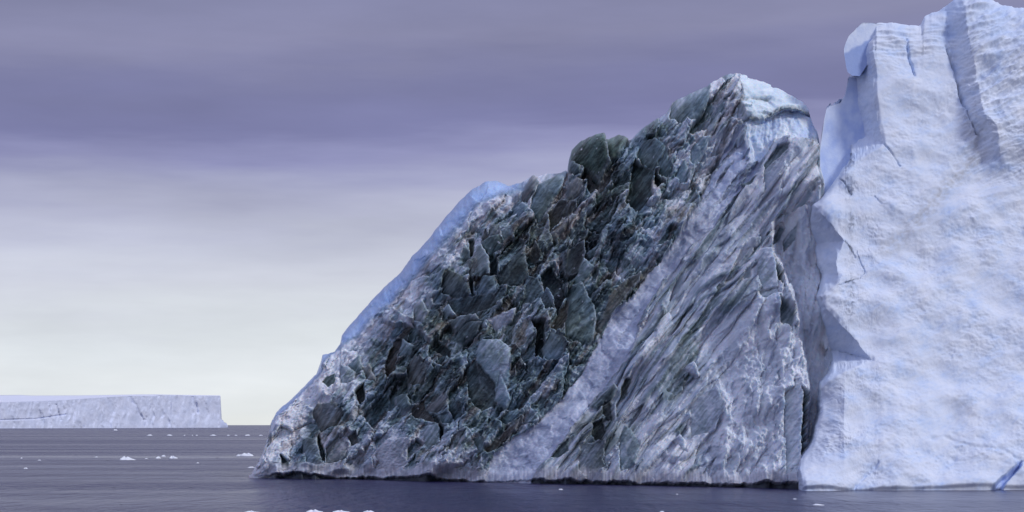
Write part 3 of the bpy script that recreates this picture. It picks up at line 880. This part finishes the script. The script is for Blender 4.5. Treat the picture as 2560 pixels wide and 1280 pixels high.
def components(a):
    lab = np.arange(a.size).reshape(a.shape)
    eh, ev = a[:, 1:] == a[:, :-1], a[1:] == a[:-1]
    while True:
        old = lab
        lab = lab.copy()
        for _ in range(4):
            m = np.where(eh, np.minimum(lab[:, 1:], lab[:, :-1]), 0)
            lab[:, 1:] = np.where(eh, m, lab[:, 1:])
            lab[:, :-1] = np.where(eh, np.minimum(lab[:, 1:], lab[:, :-1]), lab[:, :-1])
            m = np.where(ev, np.minimum(lab[1:], lab[:-1]), 0)
            lab[1:] = np.where(ev, m, lab[1:])
            lab[:-1] = np.where(ev, np.minimum(lab[1:], lab[:-1]), lab[:-1])
        for _ in range(3):
            lab = lab.ravel()[lab]
        if np.array_equal(lab, old):
            return lab


def tidy(a, small):
    """hand crumbs of a part over to the part beside them, then number the connected pieces"""
    a = a.copy()
    for _ in range(12):
        lab = components(a)
        _u, inv, cnt = np.unique(lab, return_inverse=True, return_counts=True)
        crumb = (cnt[inv] < small).reshape(a.shape)
        if not crumb.any():
            break
        for _k in range(40):
            if not crumb.any():
                break
            for sl_to, sl_from in (((slice(None), slice(1, None)), (slice(None), slice(0, -1))), ((slice(None), slice(0, -1)), (slice(None), slice(1, None))),
                                   ((slice(1, None), slice(None)), (slice(0, -1), slice(None))), ((slice(0, -1), slice(None)), (slice(1, None), slice(None)))):
                take = crumb[sl_to] & ~crumb[sl_from]
                a[sl_to] = np.where(take, a[sl_from], a[sl_to])
                crumb[sl_to] &= ~take
    return a.ravel(), np.unique(components(a), return_inverse=True)[1].ravel()


PART, PIECE = tidy(PART, 70)
dark = empty('dark_iceberg', (float(P[0, 380, 0]), float(P[0, 380, 1]), 0.0))
tag(dark, 'dark jagged iceberg of black, green and grey striped ice with a pale diagonal band', 'iceberg')
names = {0: 'fractured_face', 1: 'striped_face', 2: 'white_band', 3: 'blue_slab', 4: 'pale_cliff', 5: 'snow_cap', 6: 'veined_wall', 7: 'undercut', 8: 'far_slope'}
order = np.argsort(PIECE, kind='stable')
bounds = np.append(np.searchsorted(PIECE[order], np.arange(PIECE.max() + 1)), len(order))
for k in range(len(bounds) - 1):
    sel = order[bounds[k]:bounds[k + 1]]
    pid = int(PART[sel[0]])
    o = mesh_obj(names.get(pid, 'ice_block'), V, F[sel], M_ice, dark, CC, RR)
    if pid == 3:
        o['label'] = 'smooth translucent blue ice along the left slope'
    elif pid == 2:
        o['label'] = 'pale snowy diagonal band from summit to water'
    elif pid == 5:
        o['label'] = 'rounded pale snow cap with a green seam'

# ------------------------------------------------------------------ the white iceberg on the right
W_TOP = [(1985, 540), (2030, 514), (2050, 500), (2075, 468), (2098, 436), (2112, 390), (2124, 290), (2131, 205), (2136, 158), (2143, 141), (2151, 118),
         (2165, 108), (2178, 100), (2186, 84), (2190, 61), (2240, 62), (2296, 66), (2304, 60), (2309, 44), (2325, 38), (2345, 30), (2365, 16), (2385, 3),
         (2400, -3), (2440, -7), (2470, 1), (2485, 10), (2500, 17), (2530, 26), (2560, 28), (2600, 34), (2650, 30), (2700, 60), (2760, 90), (2830, 180), (2900, 420), (2960, 900), (2990, 1190)]
W_BASE = [(1985, 1227.5), (2600, 1224.5), (2990, 1224)]
xs2 = np.concatenate([np.arange(1985, 2096, 2.0), np.arange(2096, 2196, 0.6), np.arange(2196, 2580, 2.0), np.arange(2580, 2991, 6.0)])
top2 = np.interp(xs2, *zip(*W_TOP))
bot2 = np.interp(xs2, *zip(*W_BASE))
top2 = top2 + 3.0 * fbm(xs2 / 26, xs2 * 0, 405, 4) * sstep(2180, 2300, xs2) + 1.5 * fbm(xs2 / 16, xs2 * 0, 406, 3)
top2 = np.minimum(top2, bot2 - 4)
NR2 = 600
QX, QY = column_grid(xs2, top2, bot2, NR2)
TP2 = np.repeat(top2[None, :], NR2, 0)
BT2 = np.repeat(bot2[None, :], NR2, 0)
ux = QX + 1.6 * fbm(QX / 16, QY / 16, 411, 4) + 3 * gnoise(QX / 55, QY / 55, 412)
uy = QY + 1.6 * fbm(QX / 16, QY / 16, 413, 4) + 3 * gnoise(QX / 55, QY / 55, 414)
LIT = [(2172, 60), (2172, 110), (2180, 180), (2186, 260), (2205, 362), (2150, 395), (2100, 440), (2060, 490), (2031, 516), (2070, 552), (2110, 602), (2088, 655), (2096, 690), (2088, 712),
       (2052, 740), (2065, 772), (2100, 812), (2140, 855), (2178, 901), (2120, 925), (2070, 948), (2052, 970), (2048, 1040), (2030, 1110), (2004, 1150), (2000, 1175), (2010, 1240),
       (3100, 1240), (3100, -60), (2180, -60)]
OUT = [(2128, 60), (2128, 400), (2100, 440), (2031, 513), (2028, 560), (2034, 600), (2045, 650), (2058, 690), (2056, 715), (2050, 740), (2062, 780), (2072, 850), (2082, 900), (2076, 938), (2055, 960), (2050, 1040), (2032, 1110), (2003, 1150), (1998, 1175),
       (2008, 1240), (3100, 1240), (3100, -60), (2140, -60)]
s_lit = poly_sdf(ux, uy, LIT)
s_out = poly_sdf(ux, uy, OUT)
d_l = np.clip(s_lit, 0, None)
left = d_l * 0.066 * 2.6 + np.clip(s_out, 0, None) * 0.9
# right-hand mass stands forward of the central face; its left side is a steep gully wall
RM = [(2366, 40), (2372, 100), (2392, 180), (2405, 260), (2418, 320), (2446, 348), (2452, 400), (2470, 480), (2520, 600), (2600, 700), (3100, 760), (3100, -60), (2330, -60)]
s_rm = poly_sdf(ux, uy, RM)
d_rm = np.clip(-s_rm, 0, 60)
fade_rm = sstep(470, 300, QY)
right = -(np.minimum(d_rm, 46) * 0.066 * 1.3) * fade_rm
zpx = BT2 - QY
zm = zpx * 0.0625
apron = 0.30 * np.minimum(zm, 17) + 0.08 * np.clip(zm - 17, 0, 30)
patch = np.clip(0.55 + 0.8 * fbm(QX / 120, QY / 90, 438, 3), 0.1, 1.4)
bump1 = 1.2 * fbm(QX / 190, QY / 140, 421, 2) + 0.15 * patch * fbm(ux / 60, uy / 40, 422, 5) + 0.06 * patch * ridge(ux / 40, uy / 26, 417, 4) + 0.42 * ridge(ux / 170, uy / 110, 418, 2) + 0.05 * ridge(ux / 24, uy / 30, 419, 3) * patch
rough2 = (0.3 + patch) * 0.028 * fbm(QX / 9, QY / 8, 424, 4)
AA = (QX * math.cos(.45) - QY * math.sin(.45))
AC = (QX * math.sin(.45) + QY * math.cos(.45))
folds = 0.75 * ridge(AA / 130, AC / 34, 425, 4) * sstep(2380, 2440, QX) * sstep(620, 200, QY)
ledge = 0.35 * ridge(QX / 150, QY / 17, 426, 2) * sstep(180, 120, QY) * sstep(2420, 2330, QX) + 0.45 * ridge(QX / 120, QY / 40, 427, 3) * sstep(110, 40, QY) * sstep(2290, 2320, QX)
streaky = 0.04 * fbm(AA / 50, AC / 9, 428, 4) * sstep(500, 700, QY)
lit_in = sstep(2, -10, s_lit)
h2 = (bump1 + rough2 * 1.6 + folds + ledge + streaky) * (0.35 + 0.65 * lit_in)
shade_f = 0.22 * fbm(QX / 14, QY / 40, 429, 4) * (1 - lit_in)
h2 = h2 + shade_f
# crevices, with a little dirt in some of them and painted shading in the last
for sx2, sy2, sd2, am in ((150, 60, 451, .22), (70, 34, 452, .14), (38, 22, 453, .08)):     # small scarps in the crust
    f_ = fbm((ux + 0.35 * uy) / sx2, (uy - 0.25 * ux) / sy2, sd2, 4, 0.6)
    h2 = h2 + 0.42 * am * sstep(-6, -40, s_lit) * patch * (sstep(-.05, .03, f_) + sstep(.38, .46, f_) + sstep(-.50, -.42, f_))
dirt = np.zeros(QX.shape)
blue = 0.5 + 0.5 * fbm(QX / 60, QY / 40, 431, 4) + 0.20 * fbm(AA / 16, AC / 7, 432, 3)
for pts, wdt, dep, dr, bl in (
        ([(2266, 100), (2268, 135), (2278, 165), (2284, 198)], 3.0, .9, 0, .8),
        ([(2362, 118), (2385, 180), (2398, 240), (2415, 280), (2436, 330), (2445, 350)], 3.5, 1.0, .35, .6),
        ([(2210, 366), (2230, 390), (2248, 420)], 1.6, .7, 0, .5), ([(2098, 446), (2118, 470), (2128, 487)], 1.6, .5, 0, .4),
        ([(2112, 602), (2132, 622), (2140, 640)], 1.6, .5, 0, .4), ([(2144, 625), (2162, 680), (2148, 695), (2090, 722)], 1.4, .4, .2, .4),
        ([(2185, 490), (2195, 505), (2205, 515)], 1.5, .4, 0, .4),
        ([(2195, 1158), (2160, 1190), (2132, 1222)], 6.0, .4, 0, .6),
        ([(2330, 1095), (2360, 1088), (2400, 1108), (2450, 1122), (2500, 1130), (2545, 1156)], 5.0, .28, .10, .4)):  # last crease: soft bluish shading painted through the blue and dirt colour
    d = line_dist(ux, uy, pts)
    g = np.exp(-(d / (wdt * (0.75 + 0.45 * gnoise(QX / 17, QY / 17, 436)))) ** 2) * np.clip(0.8 + 0.7 * gnoise(QX / 26, QY / 26, 437), 0, 1.1)
    h2 = h2 - dep * g
    dirt = np.maximum(dirt, g * dr)
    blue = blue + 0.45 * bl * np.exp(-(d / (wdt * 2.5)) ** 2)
for pts, wdt, dr in (([(2420, 300), (2440, 345), (2430, 400), (2370, 470), (2320, 525), (2270, 580), (2220, 615)], 22, .42), ([(2400, 1000), (2420, 1025), (2380, 1045)], 18, .20),
                     ([(2305, 530), (2315, 545), (2290, 560)], 6, .35), ([(2065, 735), (2110, 715), (2150, 690)], 14, .16), ([(2160, 985), (2200, 1010)], 12, .14)):
    d = line_dist(ux, uy, pts)
    dirt = np.maximum(dirt, np.exp(-(d / wdt) ** 2) * dr * np.clip(0.6 + 1.0 * fbm(QX / 16, QY / 12, 433, 4), 0, 1.3))
# arched hollow at the lower right
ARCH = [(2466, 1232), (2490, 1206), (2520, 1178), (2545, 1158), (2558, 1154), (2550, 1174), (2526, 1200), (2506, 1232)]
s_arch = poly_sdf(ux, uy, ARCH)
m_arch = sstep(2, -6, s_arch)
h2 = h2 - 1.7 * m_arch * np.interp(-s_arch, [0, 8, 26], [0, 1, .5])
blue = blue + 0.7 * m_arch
# overhang of the lower left foot
h2 = h2 - 0.7 * sstep(10, 2, zpx)
y02 = water_depth(xs2, bot2)[None, :]
e2 = QY - TP2
plat = sstep(2330, 2290, QX)
crest2 = (5.0 - 3.2 * plat) * np.exp(-e2 / 22.0) + (2.0 - 1.0 * plat) * np.exp(-e2 / 5.0)
turn = np.clip(QX - 2570, 0, 500) * 0.05 + np.clip(2110 - QX, 0, 110) * 0.055 * sstep(930, 1010, QY) * sstep(1210, 1130, QY)
P2 = place(QX, QY, y02, 0.45, left + right + crest2 + apron + turn)
rise2 = 1 - 0.8 * np.exp(-e2 / 30.0)
P2 = P2 + h2[..., None] * np.stack([0 * rise2 - 0.05, 0 * rise2 - 0.90, 0.42 * rise2], -1)
P2[0, :, 2] = -0.6
rows2, under2 = close_body(P2, 60.0, 440)
col2 = palette(np.clip(blue, 0, 1.6), [(0.0, (0.77, 0.81, 0.90)), (0.6, (0.69, 0.76, 0.90)), (1.0, (0.58, 0.69, 0.90)), (1.6, (0.34, 0.46, 0.86))])
thin = 0.55 * (1 - lit_in)  # shade of the side walls painted into their colour as a bluer tint
col2 = lerp(col2, np.array([0.56, 0.66, 0.86]), thin * 0.6)  # painted shade of the side walls
blue_top = sstep(150, 60, QY) * sstep(2290, 2330, QX)
col2 = lerp(col2, np.array([0.50, 0.63, 0.88]), blue_top * (0.35 + 0.35 * gnoise(QX / 30, QY / 20, 435)))
col2 = lerp(col2, np.array([0.36, 0.34, 0.31]), np.clip(dirt, 0, .8))  # dirt, and the painted shading of the last crease
rg2 = np.full(QX.shape, 0.75)
ALL2 = np.concatenate([under2[None], P2, rows2], 0)
nr2, nc2 = ALL2.shape[:2]
cA2 = np.concatenate([col2[:1], col2, np.repeat(col2[-1:], len(rows2), 0)], 0)
rA2 = np.concatenate([rg2[:1], rg2, np.repeat(rg2[-1:], len(rows2), 0)], 0)
reg2 = np.zeros(QX.shape, np.int64)
reg2[(s_lit > 0)] = 1
reg2[(s_rm < 0) & (QY < 470)] = 2
reg2[(zm < 17 + 1.5 * gnoise(QX / 60, QY * 0, 441)) & (s_lit <= 0)] = 3
reg2[s_arch < 0] = 4
PART2 = np.full((nr2 - 1, nc2 - 1), 5, np.int64)
PART2[1:NR2] = reg2[:-1, :-1]
PART2, PIECE2 = tidy(PART2, 70)
white = empty('white_iceberg', (float(P2[0, 150, 0]), float(P2[0, 150, 1]), 0.0))
tag(white, 'tall bright white iceberg with a smooth snowy face beside the dark one', 'iceberg')
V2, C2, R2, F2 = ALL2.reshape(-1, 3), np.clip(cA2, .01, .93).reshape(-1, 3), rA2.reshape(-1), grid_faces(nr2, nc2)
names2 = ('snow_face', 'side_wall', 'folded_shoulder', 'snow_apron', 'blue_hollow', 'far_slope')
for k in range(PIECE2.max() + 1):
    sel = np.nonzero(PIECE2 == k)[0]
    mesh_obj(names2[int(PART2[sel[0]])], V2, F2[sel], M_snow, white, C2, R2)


def relief_block(name, upper, lower, step, nrow, depth_y, k, shape, thick, colf, seed, mat, parent, rnd_e=1.6, rough=1.0):
    """a closed piece of ice: traced front outline, rounded front, flat-ish back set thick metres behind"""
    x = np.arange(upper[0][0], upper[-1][0] + .1, step)
    tp = np.interp(x, *zip(*upper)) + 1.6 * fbm(x / 13, x * 0, seed, 4) * np.clip((x - x[0]) / 40, 0, 1)
    bt = np.interp(x, *zip(*lower))
    bt = np.maximum(bt, tp + 1)
    px, py = column_grid(x, tp, bt, nrow)
    wdt = np.minimum((px - x[0]) * 1.2, np.minimum(py - tp[None], bt[None] - py))
    e_ = shape(px, py) + rnd_e * np.exp(-np.clip(wdt, 0, None) / 5.0)
    h_ = rough * 0.55 * fbm(px / 34, py / 34, seed + 1, 4) + rough * facets(px / 44, py / 40, seed + 2, .45, .6)[0] + rough * 0.12 * ridge(px / 12, py / 12, seed + 3, 3)
    h_ = h_ * np.clip(wdt / 10, 0.12, 1)
    Pf = place(px, py, depth_y, k, e_) + h_[..., None] * np.array([-.15, -.92, .3])
    Pb = place(px, py, depth_y + thick, k, 0 * e_)
    n_r, n_c = px.shape
    Vv = np.concatenate([Pf.reshape(-1, 3), Pb.reshape(-1, 3)])
    ff = grid_faces(n_r, n_c)
    n0 = n_r * n_c
    i = np.arange(n0).reshape(n_r, n_c)
    loop = np.concatenate([i[0, :-1], i[:-1, -1], i[-1, :0:-1], i[:0:-1, 0]])
    nx = np.roll(loop, -1)
    side = np.stack([loop, nx, nx + n0, loop + n0], -1)
    c_ = colf(px, py).reshape(-1, 3)
    return mesh_obj(name, Vv, np.concatenate([ff, ff[:, ::-1] + n0, side]), mat, parent, np.concatenate([c_, c_]), np.full(2 * n0, .7))


def blue_white(seed, lo=(0.48, 0.60, 0.86), hi=(0.76, 0.82, 0.92)):
    return lambda px, py: palette(0.5 + 0.6 * fbm(px / 26, py / 34, seed, 4), [(0, lo), (1, hi)])


yw = float(water_depth(2150, 1226.7))
relief_block('overhanging_block', [(2110, 122), (2114, 108), (2122, 90), (2140, 72), (2152, 60), (2162, 56), (2184, 58), (2230, 66)],
             [(2110, 130), (2115, 165), (2119, 180), (2131, 189), (2150, 190), (2165, 166), (2178, 146), (2190, 130), (2230, 120)], 1.5, 60, yw, 0.45,
             lambda px, py: 9.5 + np.clip(px - 2180, 0, 60) * 0.15 + 0.9 * facets(px / 40, py / 34, 465, 1.0, 1.2)[0] + np.clip(2186 - px, 0, 90) * 0.066 * 3.0 + np.clip(py - (126 - (px - 2112) * 0.45), 0, 70) * 0.30, 9.0, lambda px, py: lerp(blue_white(451, (0.56, 0.65, 0.85))(px, py), np.array([0.27, 0.37, 0.66]), 0.85 * sstep(-4, 5, py - (132 - (px - 2112) * 0.55) + 4 * gnoise(px / 12, py / 12, 453))), 452, M_snow, white)  # shade under the overhang painted as darker blue on the lower half
relief_block('ice_spire', [(2030, 520), (2040, 430), (2049, 380), (2056, 330), (2061, 295), (2066, 272), (2078, 264), (2100, 258), (2112, 240), (2117, 215), (2123, 192), (2132, 196), (2170, 190)],
             [(2030, 526), (2060, 505), (2110, 470), (2150, 440), (2170, 430)], 1.5, 260, yw, 0.45,
             lambda px, py: 21.0 + np.clip(2150 - px, 0, 150) * 0.05 - 1.6 * ridge(px / 44, py / 90, 461, 3) - 1.2 * ridge(px / 150, py / 46, 464, 2), 14.0, lambda px, py: lerp(blue_white(462, (0.40, 0.51, 0.80), (0.60, 0.69, 0.88))(px, py), np.array([0.78, 0.83, 0.90]), 0.7 * np.exp(-np.clip(py - np.interp(px, [2030, 2066, 2100, 2123, 2170], [500, 263, 258, 192, 190]), 0, 400) / 20.0)), 463, M_snow, white, 0.3, 3.4)  # lit top edge painted whiter in the colour

# ------------------------------------------------------------------ the flat tabular iceberg far behind
T_X = np.concatenate([np.arange(-420, 548.1, 2.0), [549, 550, 551]])
T_top = np.interp(T_X, [-420, 0, 150, 250, 322, 390, 395, 440, 480, 550, 551], [1012, 1006, 1001, 994, 990, 990, 988, 988, 990, 990, 992])
T_back = np.interp(T_X, [-420, 0, 50, 80, 200, 350, 395, 550], [990, 988, 987.5, 989, 988.5, 986, 986, 988.5])
T_Y = np.interp(T_X, [-420, 0, 300, 552], [4600, 5300, 6000, 6700])
NR3 = 90
tb = HORIZON + CAM_H * FPX / T_Y
v = np.linspace(0, 1, NR3)[:, None]
TXg = np.repeat(T_X[None], NR3, 0)
TYg = tb[None] + (T_top - tb)[None] * v
twx = TXg + 6 * fbm(TXg / 30, TYg / 40, 476, 3)
hz = 15 * ridge(twx / 19, TYg / 160, 471, 3) * 0.5 + 9 * fbm(TXg / 70, TYg / 90, 472, 2) + 3 * fbm(TXg / 9, TYg / 24, 473, 3)
hz = hz - 26 * 0.5 * np.exp(-(line_dist(twx, TYg, [(482, 992), (488, 1010), (490, 1030)]) / 4) ** 2) - 8 * np.exp(-(line_dist(twx, TYg, [(325, 992), (345, 1025), (360, 1050)]) / 2.5) ** 2) \
    - 6 * np.exp(-(line_dist(TXg, TYg, [(0, 1050), (90, 1047), (165, 1036)]) / 1.5) ** 2) - 8 * np.exp(-(line_dist(TXg, TYg, [(140, 1012), (152, 1050)]) / 2) ** 2)
dxr, dzr = ray(TXg, TYg)
Yt = T_Y[None] + 0.10 * (tb[None] - TYg) * T_Y[None] / FPX - hz
P3 = np.stack([Yt * dxr, Yt, CAM_H + Yt * dzr], -1)
P3[0, :, 2] = -6
# snow plateau rising gently to the far edge
rows3 = []
for f in np.linspace(0.02, 1, 14):
    py = T_top + (T_back - T_top) * f
    Yb = T_Y + 2200 * f * np.interp(T_X, [430, 552], [1, .25])
    dxb, dzb = ray(T_X, py)
    rows3.append(np.stack([Yb * dxb, Yb, CAM_H + Yb * dzb], -1))
back3 = rows3[-1].copy()
back3[:, 1] += 60
back3[:, 2] = -6
ALL3 = np.concatenate([P3, np.array(rows3), back3[None]], 0)
n3r, n3c = ALL3.shape[:2]
c3 = palette(0.5 + 0.6 * fbm(TXg / 22, TYg / 26, 474, 4), [(0, (0.68, 0.74, 0.92)), (1, (0.74, 0.78, 0.93))])
crk = np.zeros(TXg.shape)
for pts, wdt in (([(482, 992), (488, 1010)], 1.6), ([(0, 1050), (90, 1047), (165, 1036)], 1.0), ([(325, 992), (345, 1025), (352, 1035)], 1.6), ([(360, 1056), (360, 1064)], 1.6),
                 ([(372, 1022), (378, 1010)], 1.2), ([(430, 1010), (433, 1035)], 1.2), ([(441, 1020), (446, 1042)], 1.2), ([(208, 1060), (209, 1066)], 1.6), ([(338, 1020), (343, 1026)], 1.8)):
    crk = np.maximum(crk, np.exp(-(line_dist(twx + 1.5 * fbm(TXg / 5, TYg / 5, 477, 3), TYg + 1.2 * fbm(TXg / 6, TYg / 6, 478, 3), pts) / wdt) ** 2))
c3 = lerp(c3, np.array([0.32, 0.38, 0.66]), crk * 0.4 * np.clip(0.6 + 0.9 * gnoise(TXg / 6, TYg / 6, 475), 0, 1))
cT = np.full((15, n3c, 3), (0.80, 0.82, 0.90))
C3 = np.concatenate([c3, cT], 0).reshape(-1, 3)
tab = empty('tabular_iceberg', (float(P3[0, 300, 0]), float(P3[0, 300, 1]), 0.0))
tag(tab, 'long flat topped iceberg low on the horizon at far left', 'iceberg')
F3 = grid_faces(n3r, n3c).reshape(n3r - 1, n3c - 1, 4)
R3 = np.full(n3r * n3c, .75)
mesh_obj('cliff_face', ALL3.reshape(-1, 3), F3[:NR3 - 1].reshape(-1, 4), M_far, tab, C3, R3)
mesh_obj('snow_top', ALL3.reshape(-1, 3), F3[NR3 - 1:].reshape(-1, 4), M_far, tab, C3, R3)
# end wall and the tumbled foot at its right end
edge3 = ALL3[NR3 - 1:, -1]
low3 = edge3.copy()
low3[:, 2] = -6
n_e = len(edge3)
fe = np.stack([np.arange(n_e - 1), np.arange(1, n_e), np.arange(1, n_e) + n_e, np.arange(n_e - 1) + n_e], -1)
mesh_obj('end_wall', np.concatenate([edge3, low3]), fe, M_far, tab, np.full((2 * n_e, 3), (0.70, 0.74, 0.85)), np.full(2 * n_e, .75))
relief_block('ice_toe', [(546, 1050), (550, 1042), (553, 1049), (557, 1050), (561, 1056), (566, 1058), (570, 1065)], [(546, 1069), (570, 1069)], 1.0, 24, 6720.0, 0.3,
             lambda px, py: 0 * px, 90.0, blue_white(481, (0.55, 0.62, 0.84), (0.74, 0.78, 0.90)), 482, M_far, tab)

# ------------------------------------------------------------------ drifting ice
M_floe, t, b = new_mat('floe_snow')
b.inputs['Base Color'].default_value = (0.84, 0.87, 0.92, 1)
b.inputs['Roughness'].default_value = 0.7
M_clear, t, b = new_mat('clear_floe_ice')
b.inputs['Base Color'].default_value = (0.045, 0.05, 0.065, 1)
b.inputs['Roughness'].default_value = 0.25
rs = np.random.RandomState(4)


def floe(px, py, wpx, hpx, label, group, mat, seed, lump=1.0):
    Yd = float(water_depth(px, py))
    w_ = wpx / FPX * Yd
    h_ = 0.8 * hpx / FPX * Yd
    r = np.random.RandomState(seed)
    na, nrg = 28, 9
    a = np.linspace(0, 2 * math.pi, na, endpoint=False)
    ph = r.rand(6) * 6.28
    rad = 1 + 0.16 * np.sin(2 * a + ph[0]) + 0.12 * np.sin(3 * a + ph[1]) + 0.07 * np.sin(5 * a + ph[2])
    vs_, off = [], r.uniform(-.35, .35)
    prof = [(1.0, -0.5), (1.04, 0.02), (1.0, 0.22), (0.9, 0.36), (0.72, 0.5), (0.5, 0.72), (0.3, 0.9), (0.12, 1.0)]
    for f, z in prof:
        x = rad * f * np.cos(a) * 0.5 * w_ + off * w_ * 0.45 * max(z, 0)
        y = rad * f * np.sin(a) * 0.5 * w_ * 0.8
        zz = z * h_ * (1 + (0.45 * np.sin(3 * a + ph[3]) + .3 * np.sin(5 * a + ph[4])) * lump * (0.2 < z < .95))
        vs_.append(np.stack([x, y, np.full(na, 0) + zz], -1))
    vs_ = np.array(vs_).reshape(-1, 3)
    fs = []
    for i in range(len(prof) - 1):
        for j in range(na):
            k = (j + 1) % na
            fs.append((i * na + j, i * na + k, (i + 1) * na + k, (i + 1) * na + j))
    m = (len(prof) - 1) * na
    ctr = len(vs_)
    vs_ = np.concatenate([vs_, [[off * w_ * .45, 0, h_ * 1.02]]])
    for j in range(0, na, 2):
        fs.append((m + j, m + (j + 1) % na, m + (j + 2) % na, ctr))
    o = mesh_obj('ice_floe', vs_, fs, mat, smooth=True)
    dx, _ = ray(px, py)
    o.location = (float(dx) * Yd, Yd, 0)
    tag(o, label, 'ice floe', group)
    return o


G1 = 'white floes drifting between the dark iceberg and the tabular iceberg'
G2 = 'tiny ice fragments in a far row before the tabular iceberg'
G3 = 'floes at the bottom edge of the picture'
G4 = 'low dark pieces of clear ice on the open water'
FL = [
    (317, 1150, 33, 8, 'long white ice floe with a low hump, alone on the open water at left', G1),
    (395, 1146, 13, 5, 'small greyish ice floe just left of a humped white floe', G1),
    (409, 1141, 10, 3.2, 'thin small white floe behind the small greyish floe', G1),
    (433, 1146, 21, 6, 'humped white ice floe at right end of a cluster of three', G1),
    (617, 1140, 28, 7, 'largest white floe near the left tip of the dark iceberg', G1),
    (597, 1140, 13, 4, 'small white floe touching the left end of the largest floe', G1),
    (628, 1169, 16, 2.6, 'flat white floe right beside the foot of the dark iceberg', G1),
    (54, 1146, 5, 2.2, 'tiny white ice floe nearest the left edge below the tabular iceberg', G1),
    (241, 1143, 6, 1.8, 'tiny flat white floe left of and behind the long humped floe', G1),
    (65, 1172, 9, 3.0, 'small white floe in the lower left open water, on its own', G1),
    (494, 1158, 6, 2.2, 'tiny white floe in open water right of the cluster of three', G1),
    (98, 1151, 8, 1.6, 'low thin white floe on the slick at far left', G1),
    (366, 1147, 6, 1.6, 'sliver of white ice between the long floe and the cluster', G1),
    (289, 1076, 10, 2.8, 'white floe just in front of the tabular iceberg cliff', G1),
]
for k, (x_, w_) in enumerate(((374, 12), (424, 14), (461, 4), (481, 3), (492, 5), (532, 15), (571, 8), (590, 6), (619, 11), (653, 8))):
    nth = ('first', 'second', 'third', 'fourth', 'fifth', 'sixth', 'seventh', 'eighth', 'ninth', 'tenth')[k]
    FL.append((x_, 1089, w_, 1.9 + (w_ > 10) * .7, '%s tiny white fragment from the left in the far row near the horizon' % nth, G2))
FL += [
    (630, 1281, 32, 4.0, 'leftmost white floe cut off by the bottom edge', G3),
    (786, 1280, 42, 5.5, 'longest white floe at the bottom edge, below the dark iceberg', G3),
    (850, 1280, 36, 4.5, 'flat white floe at the bottom edge, middle of three close together', G3),
    (922, 1281, 28, 4.5, 'rounded white floe at the bottom edge, right of three close together', G3),
    (1655, 1281, 14, 3.5, 'small white floe at the bottom edge below the striped ice', G3),
    (2046, 1263, 25, 3.2, 'thin white ice sliver on the dark water before the white iceberg', G3),
    (1987, 1248, 8, 1.6, 'tiny white fragment behind the thin sliver near the white iceberg', G3),
    (1401, 1224, 9, 2.0, 'tiny pale fragment close under the pale diagonal band', G3),
    (1693, 1236, 5, 1.8, 'tiny pale fragment on dark water below the striped ice', G3),
]
for k, (x_, y_, w_, h_, lb, g_) in enumerate(FL):
    floe(x_, y_, w_, h_, lb, g_, M_floe, 60 + k)
for k, (x_, y_, w_, lb) in enumerate(((303, 1261, 7, 'dark speck of clear ice low in the lower left water'), (284, 1219, 8, 'dark flat piece of clear ice left of centre in the left water'),
                                      (477, 1219, 8, 'dark flat piece of clear ice right in the left water'), (543, 1145, 9, 'dark low floe right of the cluster of three white floes'),
                                      (268, 1151, 8, 'dark low floe touching the slick left of the long white floe'))):
    floe(x_, y_, w_, 1.5, lb, G4, M_clear, 160 + k, .4)
